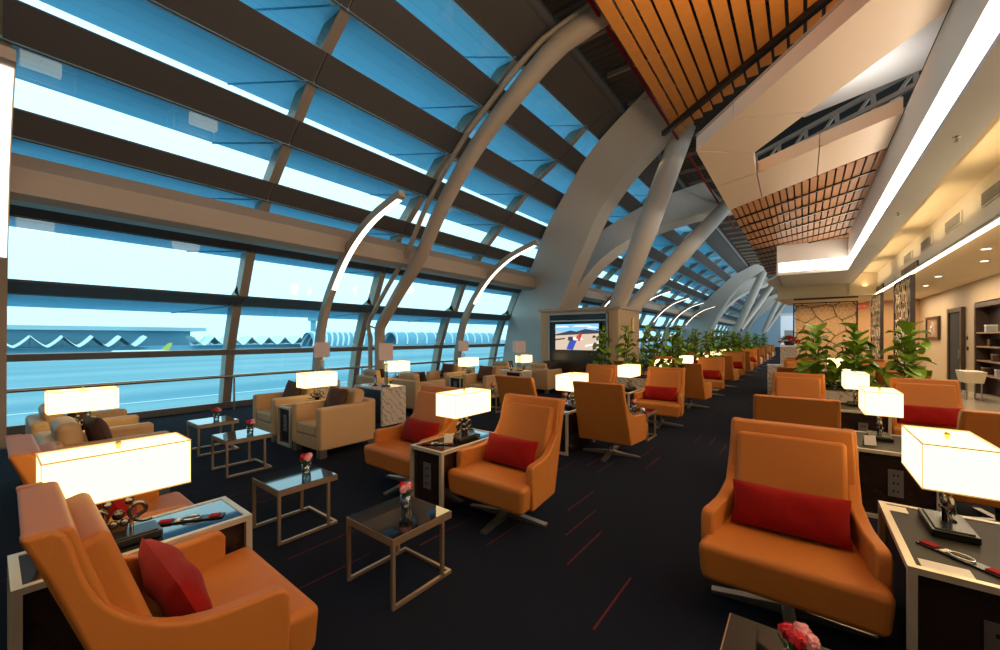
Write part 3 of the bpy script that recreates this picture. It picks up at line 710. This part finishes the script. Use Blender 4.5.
def make_lamp():
    r = empty('table_lamp')
    MB().box(-.085,.085,-.16,.16,0,.035).box(-.07,.07,-.145,.145,.035,.042).build('base', 'black', r, bevel=.004)
    mb = MB().tube([(0,-.05,.04),(0,-.05,.3)], .009, 10).tube([(0,.05,.04),(0,.05,.3)], .009, 10); mb.build('stem', 'chrome', r)
    # pair of hooked ornaments
    for sy in (-1,1):
        pts = [(0, sy*(.055+.05*math.cos(t)+.012*t), .13+.05*math.sin(t)) for t in [PI*1.6*k/16 for k in range(17)]]
        mb = MB().tube([(0,sy*.02,.04),(0,sy*.03,.09)]+pts, .0105, 10); mb.ball((0,sy*.04,.20), .018); mb.ball((.012,sy*.02,.10), .02); mb.ball((0,0,.14), .026); mb.cbox((0,0,.07),(.03,.05,.07)); mb.build('ornament', 'dkchrome', r)
    W, Lh, z0, z1 = .135, .265, .265, .49
    mb = MB()
    for (a, b) in (((-W,-Lh),(W,-Lh)),((W,-Lh),(W,Lh)),((W,Lh),(-W,Lh)),((-W,Lh),(-W,-Lh))): mb.add([(*a,z0),(*b,z0),(*b,z1),(*a,z1)], [(0,1,2,3)])
    mb.add([(-W+.002,-Lh+.002,z1-.008),(W-.002,-Lh+.002,z1-.008),(W-.002,Lh-.002,z1-.008),(-W+.002,Lh-.002,z1-.008)], [(0,1,2,3)])
    mb.add([(-W+.002,-Lh+.002,z0+.01),(-W+.002,Lh-.002,z0+.01),(W-.002,Lh-.002,z0+.01),(W-.002,-Lh+.002,z0+.01)], [(0,1,2,3)])
    sh = mb.build('shade', 'shade', r)
    t_ = .003; mb = MB()
    for z in (z0, z1):
        for (a, b) in (((-W,-Lh),(W,-Lh)),((W,-Lh),(W,Lh)),((W,Lh),(-W,Lh)),((-W,Lh),(-W,-Lh))): mb.bar((*a,z),(*b,z),.006,.007)
    for a in ((-W,-Lh),(W,-Lh),(W,Lh),(-W,Lh)): mb.bar((*a,z0),(*a,z1),.003,.003)
    mb.build('shade_trim', 'shade_trim', sh)
    MB().lathe([(.008,z1-.008),(.008,z1+.01),(.014,z1+.012),(.010,z1+.026),(0,z1+.03)]).build('finial', 'brass', r)
    return Proto(r)
lamp = make_lamp()

def make_coffee():
    r = empty('coffee_table'); h = .43; a = .25; f = .022
    mb = MB(); 
    mb.box(-a,a,-a,-a+f,h-.045,h).box(-a,a,a-f,a,h-.045,h).box(-a,-a+f,-a+f,a-f,h-.045,h).box(a-f,a,-a+f,a-f,h-.045,h); mb.build('top_frame', 'bronze', r)
    MB().box(-a+f*.3,a-f*.3,-a+f*.3,a-f*.3,h,h+.006).build('glass_top', 'blackglass', r)
    for x, y in ((-a,-a),(a-f,-a),(a-f,a-f-.07),(-a,a-f-.07)): MB().box(x,x+f,y,y+f,0,h-.045).build('leg', 'bronze', r)
    MB().box(-a,-a+f,-a+f,a,0,f).box(a-f,a,-a+f,a,0,f).box(-a+f,a-f,a-f,a,0,f).build('floor_rail', 'bronze', r)
    return Proto(r)
coffee = make_coffee()

def flowerhead(mb, c, r, rnd, m=0):
    for k in range(26):
        a = rnd.uniform(0,2*PI); e_ = rnd.uniform(-.3,1.5); d_ = Vector((math.cos(a)*math.cos(e_), math.sin(a)*math.cos(e_), math.sin(e_)))
        p = Vector(c)+d_*r*.75; s1 = d_.cross(Vector((0,0,1)) if abs(d_.z)<.9 else Vector((1,0,0))).normalized()*r*.5; s2_ = d_.cross(s1).normalized()*r*.5
        mb.add([p-s1-s2_+d_*r*.2, p+s1-s2_*.6, p+s1*.8+s2_+d_*r*.25, p-s1*.7+s2_], [(0,1,2,3)], m, True)
    mb.ball(c, r*.75, m, 8, 5)
def make_vase(seed):
    rnd = random.Random(seed); r = empty('flower_vase')
    MB().lathe([(0,.002),(.032,.002),(.036,.01),(.038,.085),(.035,.085),(.033,.014),(0,.014)]).build('vase', 'vase', r)
    mb = MB()
    for k in range(7):
        a = k*.9; mb.tube([(.012*math.cos(a),.012*math.sin(a),.018),(.02*math.cos(a+2),.02*math.sin(a+2),.09),(.03*math.cos(a+2),.03*math.sin(a+2),.13)], .0022, 6)
        a += 2; l = .03
        mb.add([(.02*math.cos(a),.02*math.sin(a),.09),(.045*math.cos(a+.3),.045*math.sin(a+.3),.105),(.06*math.cos(a),.06*math.sin(a),.13),(.045*math.cos(a-.3),.045*math.sin(a-.3),.10)], [(0,1,2,3)], 0, True)
    mb.build('stems', 'green', r)
    for c_, m in (((-.022,-.01,.145),'flower_red'),((.028,.0,.15),'flower_pink'),((.0,.03,.14),'flower_red'),((.02,-.03,.135),'flower_pink')):
        mb = MB(); flowerhead(mb, c_, .028, rnd); mb.build('bloom', m, r)
    return Proto(r)
vase = make_vase(3)

def leafblade(mb, base, dirv, up, L, W, droop, rnd, m=0):
    d = dirv.normalized(); side = d.cross(up)
    if side.length < 1e-3: side = Vector((1,0,0))
    side.normalize(); nrmv = side.cross(d).normalized()
    rows = []; nseg = 8
    for i in range(nseg+1):
        t = i/nseg; w = W*(math.sin(PI*min(1,(t**1.5)*.97+.02))**.62)*(.8+.25*t)
        c_ = base + d*L*t + nrmv*(.10*L*math.sin(PI*t)) + Vector((0,0,-droop*L*t*t))
        wv = .02*math.sin(t*9+W*50)
        rows.append([c_-side*w*.5+nrmv*(.22*w+wv), c_-side*w*.25+nrmv*.07*w, c_, c_+side*w*.25+nrmv*.07*w, c_+side*w*.5+nrmv*(.22*w-wv)])
    mb.grid(rows, m, True)
def make_fig(name, height, nleaf, spread, seed, zlow=.25, LL=.26):
    rnd = random.Random(seed); r = empty(name); st = MB(); lf = MB()
    for s_ in range(2):
        x0 = rnd.uniform(-.05,.05); y0 = rnd.uniform(-.05,.05); hh = height*(1-.16*s_)
        pts = [Vector((x0+.03*math.sin(3*t+s_), y0+.03*math.cos(2*t), t*hh*.90)) for t in [k/6 for k in range(7)]]
        st.tube(pts, [.014-.0015*k for k in range(7)], 8)
        n = nleaf//2
        for k in range(n):
            t = zlow + (1-zlow)*(k/(n-1)); a = k*2.4+s_*1.3+rnd.uniform(-.3,.3); el = lerp(.10,.70,t**1.3)+rnd.uniform(-.2,.2)
            base = Vector((x0,y0,t*hh*.85)); d_ = Vector((math.cos(a)*math.cos(el), math.sin(a)*math.cos(el), math.sin(el)))
            L = LL*rnd.uniform(.8,1.15)*(spread); leafblade(lf, base+d_*.03, d_, Vector((0,0,1)), L, L*rnd.uniform(.86,1.05), rnd.uniform(.25,.6), rnd)
    st.build('stem', 'stem', r); lf.build('leaves', 'leaf', r); return Proto(r)

# ================================================================== placing the furniture
P_ = 4.85
AIS = ['next to aisle', 'one seat in from aisle']
def seat_y(row):                     # row 0 faces away, row 1 faces us, ...
    return ((.575 if row == 0 else .53) if row % 2 == 0 else 2.93) + P_*(row//2)
WX = (-2.165, -3.50); DX = (-.08, 1.36)
GO = 'orange swivel armchairs'
for row in range(0, 16):
    y = seat_y(row); away = row % 2 == 0
    for ci, x in enumerate(WX):
        if row > 9 and ci == 1: continue
        rz = PI if away else 0
        jx = random.uniform(-.015,.015); jr = random.uniform(-.025,.025)
        swivel((x+jx,y,0), rz+jr, 'orange swivel armchair %s, %s row on window side, %s' % ('turned away' if away else 'facing us', ORD[row], AIS[ci]), 'armchair', GO)
        if row == 0 or (not away and row < 10):
            sy = 1 if away else -1
            red((x+jx+(.03 if ci else -.02), y - .10*sy*-1*-1 if False else y+(-.075 if away else .075), .575), rz+jr+random.uniform(-.05,.05), 'red cushion on orange chair, %s window-side row, %s' % (ORD[row], AIS[ci]), 'cushion', 'red lumbar cushions')
for row in range(1, 7):
    y = seat_y(row); away = row % 2 == 0
    for ci, x in enumerate(DX):
        rz = PI if away else 0; jr = random.uniform(-.02,.02)
        swivel((x,y,0), rz+jr, 'orange swivel armchair %s, %s row on door side, %s' % ('turned away' if away else 'facing us', ORD[row-1], AIS[ci]), 'armchair', GO)
        if not away and (row < 5) and not (row == 1 and ci == 1):
            red((x,y+.075,.575), rz+jr, 'red cushion on orange chair, %s door-side row, %s' % (ORD[row-1], AIS[ci]), 'cushion', 'red lumbar cushions')
# consoles and lamps between the pairs
def cons_y(row): return (.51 if row % 2 == 0 else 2.96) + P_*(row//2)
for row in range(0, 10):
    y = cons_y(row)
    console((-2.82 if row else -2.81, y, 0), 0, 'dark console with pale metal edges between orange chairs, %s row on window side' % ORD[row], 'console', 'dark lamp consoles')
    lamp((-2.775, y+(-.10 if row == 0 else .04), .6), 0, 'lit rectangular table lamp between orange chairs, %s row on window side' % ORD[row], 'lamp', 'lit rectangular table lamps')
for row in range(1, 6):
    y = cons_y(row)+.02
    console_wide((.65, y, 0), 0, 'wide dark console with pale edges between chairs, %s row on door side' % ORD[row-1], 'console', 'dark lamp consoles')
    lamp((.61, y+.17, .62), 0, 'lit rectangular table lamp between orange chairs, %s row on door side' % ORD[row-1], 'lamp', 'lit rectangular table lamps')
# beige armchairs
BX = (-5.56, -6.96); GB = 'beige box armchairs'
def beige_y(row): return (.72, 3.17, 5.95, 8.0, 10.35)[row]
BC = (-6.26,-6.26,-7.6,-7.35,-7.0)
for row in range(5):
    for ci in (0,1):
        x = BC[row] + (.70,-.70)[ci]
        away = row % 2 == 0; rz = PI if away else 0; y = beige_y(row)
        nm = ('nearer the aisle','nearer the glass')[ci]
        beige((x,y,0), rz, 'beige box armchair %s, %s row of beige seats, %s' % ('turned away' if away else 'facing us', ORD[row], nm), 'armchair', GB)
        brown((x+(.10 if away else -.06), y+(-.05 if away else .05), .69), rz+.12, 'dark brown square cushion on the beige chair, %s row, %s' % (ORD[row], nm), 'cushion', 'dark brown cushions')
    if True:
        y = beige_y(row)
        console_beige((BC[row], y, 0), 0, 'narrow dark console between two beige armchairs, %s row' % ORD[row], 'console', 'dark lamp consoles')
        lamp((BC[row]+.04, y+(-.08,.08,-.08,.08,-.08)[row], .59), 0, 'lit rectangular table lamp between two beige armchairs, %s row' % ORD[row], 'lamp', 'lit rectangular table lamps')
# coffee tables with flowers
names = ['nearest the aisle chairs', 'second from the aisle', 'in front of the beige chairs', 'closest to the glass rail']
for k, (x, y) in enumerate(((-2.205,1.735),(-3.53,1.65),(-5.58,1.95),(-6.85,2.02))):
    coffee((x,y,0), 0, 'square bronze coffee table with black glass top, %s' % names[k], 'table', 'square bronze coffee tables')
    vase(((-2.26,1.83),(-3.52,1.74),(-5.52,2.02),(-6.82,2.05))[k]+(.436,), k*.8, 'glass vase of red and pink flowers on the table %s' % names[k], 'vase', 'flower vases')
coffee((-.01,1.755,0), 0, 'square bronze coffee table in front of the door-side armchair', 'table', 'square bronze coffee tables')
vase((-.02,1.77,.436), 1.1, 'small glass vase with red flowers in front of the door-side armchair', 'vase', 'flower vases')
for k, (x, y) in enumerate(((-2.2,6.6),(-3.5,6.6),(-5.55,7.0))):
    coffee((x,y,0), 0, 'square bronze coffee table beyond the first lamps, %s from the aisle' % ORD[k], 'table', 'square bronze coffee tables')
    vase((x-.05,y,.436), .4*k, 'small vase of flowers on a farther coffee table, %s from aisle' % ORD[k], 'vase', 'flower vases')

# marble tables with rose lamps
def make_marble():
    r = empty('marble_table'); MB().box(-.46,.46,-.27,.27,.66,.70).build('top', 'marble', r, bevel=.004); MB().box(.41,.46,-.27,.27,0,.66).build('side_panel', 'marble', r); MB().box(-.46,-.41,-.27,.27,0,.66).build('side_panel', 'marble', r); MB().box(-.41,.41,-.2,.2,.02,.66).build('cabinet_body', 'dkwood', r); return Proto(r)
marble = make_marble()
def make_rose():
    r = empty('rose_lamp'); MB().box(-.13,.13,-.08,.08,0,.03).build('base', 'dkwood', r, bevel=.004)
    for x in (-.075,.075): MB().tube([(x,0,.03),(x,0,.42)], .034, 14).build('glass_column', 'vase', r)
    MB().tube([(0,0,.03),(0,0,.54)], .009, 8).build('stem', 'brass', r); MB().box(-.10,.10,-.04,.04,.42,.435).build('collar', 'brass', r)
    mb = MB(); W, D, a, b = .19, .13, .51, .83
    for (p, q) in (((-W,-D),(W,-D)),((W,-D),(W,D)),((W,D),(-W,D)),((-W,D),(-W,-D))): mb.add([(*p,a),(*q,a),(*q,b),(*p,b)], [(0,1,2,3)])
    mb.build('shade', 'pink_shade', r); return Proto(r)
rose = make_rose()
def make_candle():
    r = empty('glass_candle_holder'); MB().lathe([(0,0),(.05,0),(.045,.02),(.015,.035),(.015,.05)]).build('foot', 'red', r); MB().lathe([(.03,.05),(.032,.22),(.029,.22),(.027,.055)]).build('glass_tube', 'vase', r); MB().lathe([(0,.05),(.02,.05),(.02,.16),(0,.165)]).build('candle', 'paper', r); return Proto(r)
candle = make_candle()
for k, (x, y) in enumerate(((-6.62,4.72),(-6.6,9.2),(-8.6,4.5),(-8.75,9.2))):
    mn = ('nearest','farther','glass-side','far glass-side')[k]
    marble((x,y,0), 0, 'white veined marble table with dark core, the %s one behind the beige chairs' % mn, 'table', 'veined marble tables')
    rose((x+.20,y,.70), -.64, 'rose shaded lamp on clear glass columns on the %s marble table' % mn, 'lamp', 'rose shaded lamps')
    candle((x+.02,y-.12,.70), 0, 'glass candle holder with red foot on the %s marble table' % mn, 'candle holder', 'glass candle holders')
# planters with fig plants
def make_planter(w):
    r = empty('planter_box'); mb = MB().box(-w/2,w/2,-.2,.2,0,.74)
    mb.build('box', 'marble', r); MB().box(-w/2-.015,w/2+.015,-.215,-.19,.74,.78).box(-w/2-.015,w/2+.015,.19,.215,.74,.78).box(-w/2-.015,-w/2+.01,-.19,.19,.74,.78).box(w/2-.01,w/2+.015,-.19,.19,.74,.78).build('rim', 'dkwood', r)
    MB().box(-w/2+.01,w/2-.01,-.19,.19,.74,.75).build('soil', 'soil', r); return Proto(r)
planterL = make_planter(2.0); planterR = make_planter(2.1)
figA = make_fig('fiddle_leaf_fig', 1.22, 30, 1.0, 11, .2, .24); figB = make_fig('fiddle_leaf_fig', 1.08, 40, 1.0, 12, .05, .31); figC = make_fig('fiddle_leaf_fig', 1.15, 30, 1.0, 14, .2, .27)
GF = 'fiddle leaf fig plants'
for k in range(6):
    y = 9.05+P_*k
    planterL((-3.1,y,0), 0, 'marble planter box behind the chairs on window side, %s one away' % ORD[k], 'planter', 'marble planter boxes')
    xs = (-3.85,-3.25,-2.75,-2.28) if k == 0 else (-3.9,-3.3,-2.75,-2.28)
    for j, x in enumerate(xs):
        ff = (figA,figA,figA,figC)[j] if k == 0 else (figA,figC,figB)[(j+k)%3]
        ff((x,y+random.uniform(-.05,.05),.745), random.uniform(0,6), 'green fiddle leaf fig in the %s window-side planter, %s stem from the glass' % (ORD[k], ORD[j]), 'plant', GF)
planterR((.75,9.05,0), 0, 'marble planter box behind the door-side chairs', 'planter', 'marble planter boxes')
for j, x in enumerate((.18,.72,1.30)):
    figB((x,9.05,.745), 1.7*j, ['big-leaved green fig beside the aisle in the door-side planter','big-leaved green fig in the middle of the door-side planter','big-leaved green fig nearest the doors in the door-side planter'][j], 'plant', GF)
# poinsettia pedestal
pd = tag(empty('pedestal', (-.42,17.2,0)), 'tall marble pedestal under the red poinsettia by the aisle', 'pedestal'); MB().box(-.24,.24,-.24,.24,0,1.3).build('block', 'marble', pd); MB().box(-.26,.26,-.26,.26,1.3,1.36).build('cap', 'white', pd)
po = tag(empty('poinsettia', (-.42,17.2,1.36)), 'red poinsettia in a pot on the tall marble pedestal', 'plant'); MB().lathe([(0,0),(.12,0),(.16,.14),(.14,.14),(0,.13)]).build('pot', 'dkwood', po)
mb = MB(); m2 = MB(); rnd = random.Random(8)
for k in range(90):
    a = rnd.uniform(0,2*PI); el = rnd.uniform(-.1,1.4); d_ = Vector((math.cos(a)*math.cos(el), math.sin(a)*math.cos(el), math.sin(el)))
    leafblade(mb if k % 4 else m2, Vector((0,0,.1))+Vector((d_.x*.2, d_.y*.2, d_.z*.14)), d_, Vector((0,0,1)), .14, .08, .2, rnd)
mb.build('bracts', 'flower_red', po); m2.build('leaves', 'leaf', po)
mbk = tag(empty('marble_block', (-.62,14.1,0)), 'low marble block at the aisle end beyond the door-side chairs', 'block'); MB().box(-.22,.22,-.3,.3,0,.8).build('body', 'marble', mbk); MB().box(-.24,.24,-.32,.32,.8,.84).build('cap', 'marble', mbk)

# small items on the consoles
def make_card():
    r = empty('menu_card'); MB().cbox((0,0,.045), (.09,.004,.09), rx=-.25).build('front_leaf', 'paper', r); MB().cbox((0,.024,.045), (.09,.004,.09), rx=.25).build('rear_leaf', 'vent', r); return Proto(r)
def make_set():
    r = empty('charging_set'); MB().box(-.16,.16,-.03,.03,0,.008).build('strip', 'black', r, bevel=.002)
    mb = MB(); ring = [(.045*math.cos(t),.03*math.sin(t),.014) for t in [2*PI*k/20 for k in range(21)]]; mb.tube(ring, .004, 6); mb.build('cable_loop', 'chrome', r)
    MB().box(-.15,-.09,-.02,.02,.008,.014).build('tag_label', 'red', r); MB().box(.09,.14,-.02,.02,.008,.014).build('tag_label', 'red', r); MB().box(-.07,-.05,-.024,.024,.008,.012).build('stripe', 'paper', r); return Proto(r)
card = make_card(); cset = make_set()
cset((-2.80,.72,.597), 1.0, 'charging strip with a ring and red ends on the nearest console', 'charger', 'charging strips')
cset((-2.84,2.70,.597), .6, 'charging strip with a ring on the console between two red cushions', 'charger', 'charging strips')
cset((.58,2.76,.617), -.75, 'charging strip with a ring on the big door-side console', 'charger', 'charging strips')
card((-2.80,2.80,.597), .5, 'small folded card on the console between two red cushions', 'card', 'folded cards')
card((.50,5.15,.617), .3, 'small folded card on the second door-side console', 'card', 'folded cards')
for k, (x, y, w, l) in enumerate(((.44,3.33,.09,.10),(.50,2.60,.16,.10))):
    tag(MB().box(x-w/2,x+w/2,y-l/2,y+l/2,.617,.619).build('paper_card', 'paper'), ['blank cream card at the far corner of the big door-side console','blank cream card at the near corner of the big door-side console'][k], 'card')

# far end: small white kiosk seen at the end of the aisle
ki = tag(empty('white_kiosk', (-.98,40.6,0)), 'white lit kiosk standing at the far end of the aisle', 'kiosk'); M_['kiosk'] = mat('white kiosk panel', (.75,.82,.9), .4, emit=(.7,.85,1.), estr=.35)
MB().box(-.55,.55,-.5,.5,0,3.4).build('body', 'kiosk', ki); MB().box(-.65,.65,-.6,.6,3.4,3.6).build('canopy', 'white', ki); MB().box(-.3,.3,-.52,-.5,1.1,2.2).build('screen_panel', 'vent', ki)

# ================================================================== exterior
structure(MB().slab([(-900,-700),(-12,-700),(-12,900),(-900,900)], -7.2, -7), 'ground', 'tarmac', 'blue-grey airport apron outside the glass', 'ground')
mb = MB()
for x in (-22,-31,-46,-70,-105): mb.slab([(x,-200),(x+.5,-200),(x+.5,400),(x,400)], -6.99, -6.98)
tag(mb.build('apron_marking', 'tent'), 'thin pale painted lines across the apron outside', 'marking', kind='structure')
X0 = -262
tm = tag(empty('terminal_building', (X0,0,-7)), 'long distant terminal with a flat roof and white peaked canopies', 'building')
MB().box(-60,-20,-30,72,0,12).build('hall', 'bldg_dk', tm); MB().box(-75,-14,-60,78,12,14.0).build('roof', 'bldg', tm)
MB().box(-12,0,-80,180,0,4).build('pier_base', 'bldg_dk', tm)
for k in range(26):
    y = -78+k*9.4
    if k in (14,15): continue
    mb = MB(); z0 = 4.2; 
    n = 10; rows = []
    for i in range(n+1):
        t = i/n; yy = y-4.6+9.2*t; zz = z0 + 4.6*abs(2*t-1)**1.3
        rows.append([(3,yy,zz-.2),(-6,yy,zz+.8),(-14,yy,zz)])
    mb.grid(rows, 0, True); mb.grid([[(p[0],p[1],z0-.4) for p in (r[0],r[1],r[2])] for r in rows], 0, False); mb.build('canopy', 'tent', tm)
    MB().box(-5,-4.6,y-4.8,y-4.5,0,9).build('mast', 'bldg', tm)
# ribbed concourse tubes
def ribbed(name, x, y0, y1, R, label, n):
    o = tag(empty(name, (x,0,-7)), label, 'building'); rows = []
    for i in range(13):
        a = PI*i/12; rows.append([(R*.9*math.cos(a), y0, 3+R*math.sin(a)), (R*.9*math.cos(a), y1, 3+R*math.sin(a))])
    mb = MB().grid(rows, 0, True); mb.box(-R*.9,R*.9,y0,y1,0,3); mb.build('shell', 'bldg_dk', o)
    for k in range(n):
        y = lerp(y0, y1, k/(n-1)); pts = [(R*.93*math.cos(PI*i/12), y + 3*math.sin(PI*i/12), 3+R*1.03*math.sin(PI*i/12)) for i in range(13)]
        MB().tube(pts, .7, 6).build('rib', 'tent', o)
ribbed('concourse_tube', -246, 122, 172, 8.5, 'distant ribbed concourse tube beyond the apron', 14)
ribbed('concourse_tube', -262, 196, 330, 9.5, 'farther ribbed concourse tube with a domed end', 14)
tw = tag(empty('control_tower', (-420,215,-7)), 'tiny control tower above the ribbed concourse', 'tower'); MB().box(-2,2,-2,2,0,26).build('shaft', 'bldg_dk', tw); MB().box(-4,4,-4,4,26,31).build('cab', 'bldg_dk', tw)
M_['tail'] = mat('yellow tail paint', (.65,.65,.12), .5)
pl = tag(empty('airliner', (-225,40,-7)), 'small distant airliner with a yellow-green tail', 'airplane')
MB().tube([(0,-16,3),(0,-14,3.2),(0,10,3.2),(0,17,3.8)], [.6,1.9,1.9,.5], 12).build('fuselage', 'tent', pl)
MB().hexa([(-.2,11,4.5),(.2,11,4.5),(.2,16,4.5),(-.2,16,4.5),(-.2,16,10),(.2,16,10),(.2,18.5,10),(-.2,18.5,10)]).build('tail_fin', 'tail', pl)
MB().hexa([(-15,4,2.5),(15,4,2.5),(15,6,2.6),(-15,6,2.6),(-2,-3,2.7),(2,-3,2.7),(2,4,2.9),(-2,4,2.9)]).build('wing', 'tent', pl)
for y in (-10,3): MB().tube([(0,y,0),(0,y,2)], .4, 8).build('landing_gear', 'steel', pl)
pl.scale = (.6,.6,.6)

# ================================================================== lights, world, camera
def area(loc, rot, size, size_y, power, color=(1,.78,.52)):  # area lamps without fittings: ceiling lighting plus added fill
    l = bpy.data.lights.new('ceiling or fill light', 'AREA'); l.shape = 'RECTANGLE'; l.size = size; l.size_y = size_y; l.energy = power; l.color = color
    o = bpy.data.objects.new('ceiling_or_fill_light', l); col.objects.link(o); o.location = loc; o.rotation_euler = rot; return o
for k in range(7):
    area((-3.0, 1.5+6*k, 6.8), (0,0,0), 2.5, 3, 21, (1,.72,.42))  # added warm fill over the lounge, no fitting belongs to it
for k in range(4):
    area((3.0, 4+6*k, 3.25), (0,0,0), .8, 4, 105, (1,.82,.58))
area((0.1,1.5,4.6), (0,0,0), 1.6, 3, 15, (1,.74,.46))  # added fill above the near door-side chairs
for k in range(5): area((1.85, 3+4*k, 3.6), (PI,0,0), .12, 3, 9, (1,.72,.38))
area((.7,22.6,3.2), (0,0,0), 2, 1.5, 130, (1,.78,.48))  # added unseen lamp that brightens the amber wall behind the lattice
# added uplights without fittings, washing the orange timber slats
for y in (2.0, 5.0): area((0.3,y,5.2), (PI,0,0), 1.5, 1.5, 120, (1,.72,.42))
area((.7,8.0,5.15), (PI*.9,0,0), .8, .8, 7, (1,.95,.9))  # added lamp to brighten the white panel over the opening
w = bpy.data.worlds.new('World'); sc.world = w; w.use_nodes = True; nt = w.node_tree
bg = nt.nodes['Background']; tc = nt.nodes.new('ShaderNodeTexCoord'); sp_ = nt.nodes.new('ShaderNodeSeparateXYZ'); nt.links.new(tc.outputs['Generated'], sp_.inputs[0])
cr = nt.nodes.new('ShaderNodeValToRGB'); cr.color_ramp.elements[0].position = 0; cr.color_ramp.elements[0].color = (.80,.95,1,1); cr.color_ramp.elements[1].position = .5; cr.color_ramp.elements[1].color = (1,1,1,1)
nt.links.new(sp_.outputs[2], cr.inputs[0]); nt.links.new(cr.outputs[0], bg.inputs[0]); bg.inputs[1].default_value = 2.0

cam = bpy.data.cameras.new('camera'); cam.sensor_width = 36; cam.lens = 395/1000*36; cam.shift_y = .012; cam.clip_end = 3000; cam.clip_start = .05
co = bpy.data.objects.new('camera', cam); col.objects.link(co); co.location = (0,0,1.65); co.rotation_euler = (PI/2, 0, math.radians(37.583)); sc.camera = co
sc.view_settings.view_transform = 'Standard'; sc.view_settings.look = 'None'; sc.view_settings.gamma = 1; sc.view_settings.exposure = 0; sc.view_settings.use_curve_mapping = False
sc.cycles.use_denoising = True; sc.cycles.max_bounces = 7; sc.cycles.diffuse_bounces = 3; sc.cycles.glossy_bounces = 3; sc.cycles.transparent_max_bounces = 12; sc.cycles.sample_clamp_indirect = 6; sc.cycles.caustics_reflective = False; sc.cycles.caustics_refractive = False
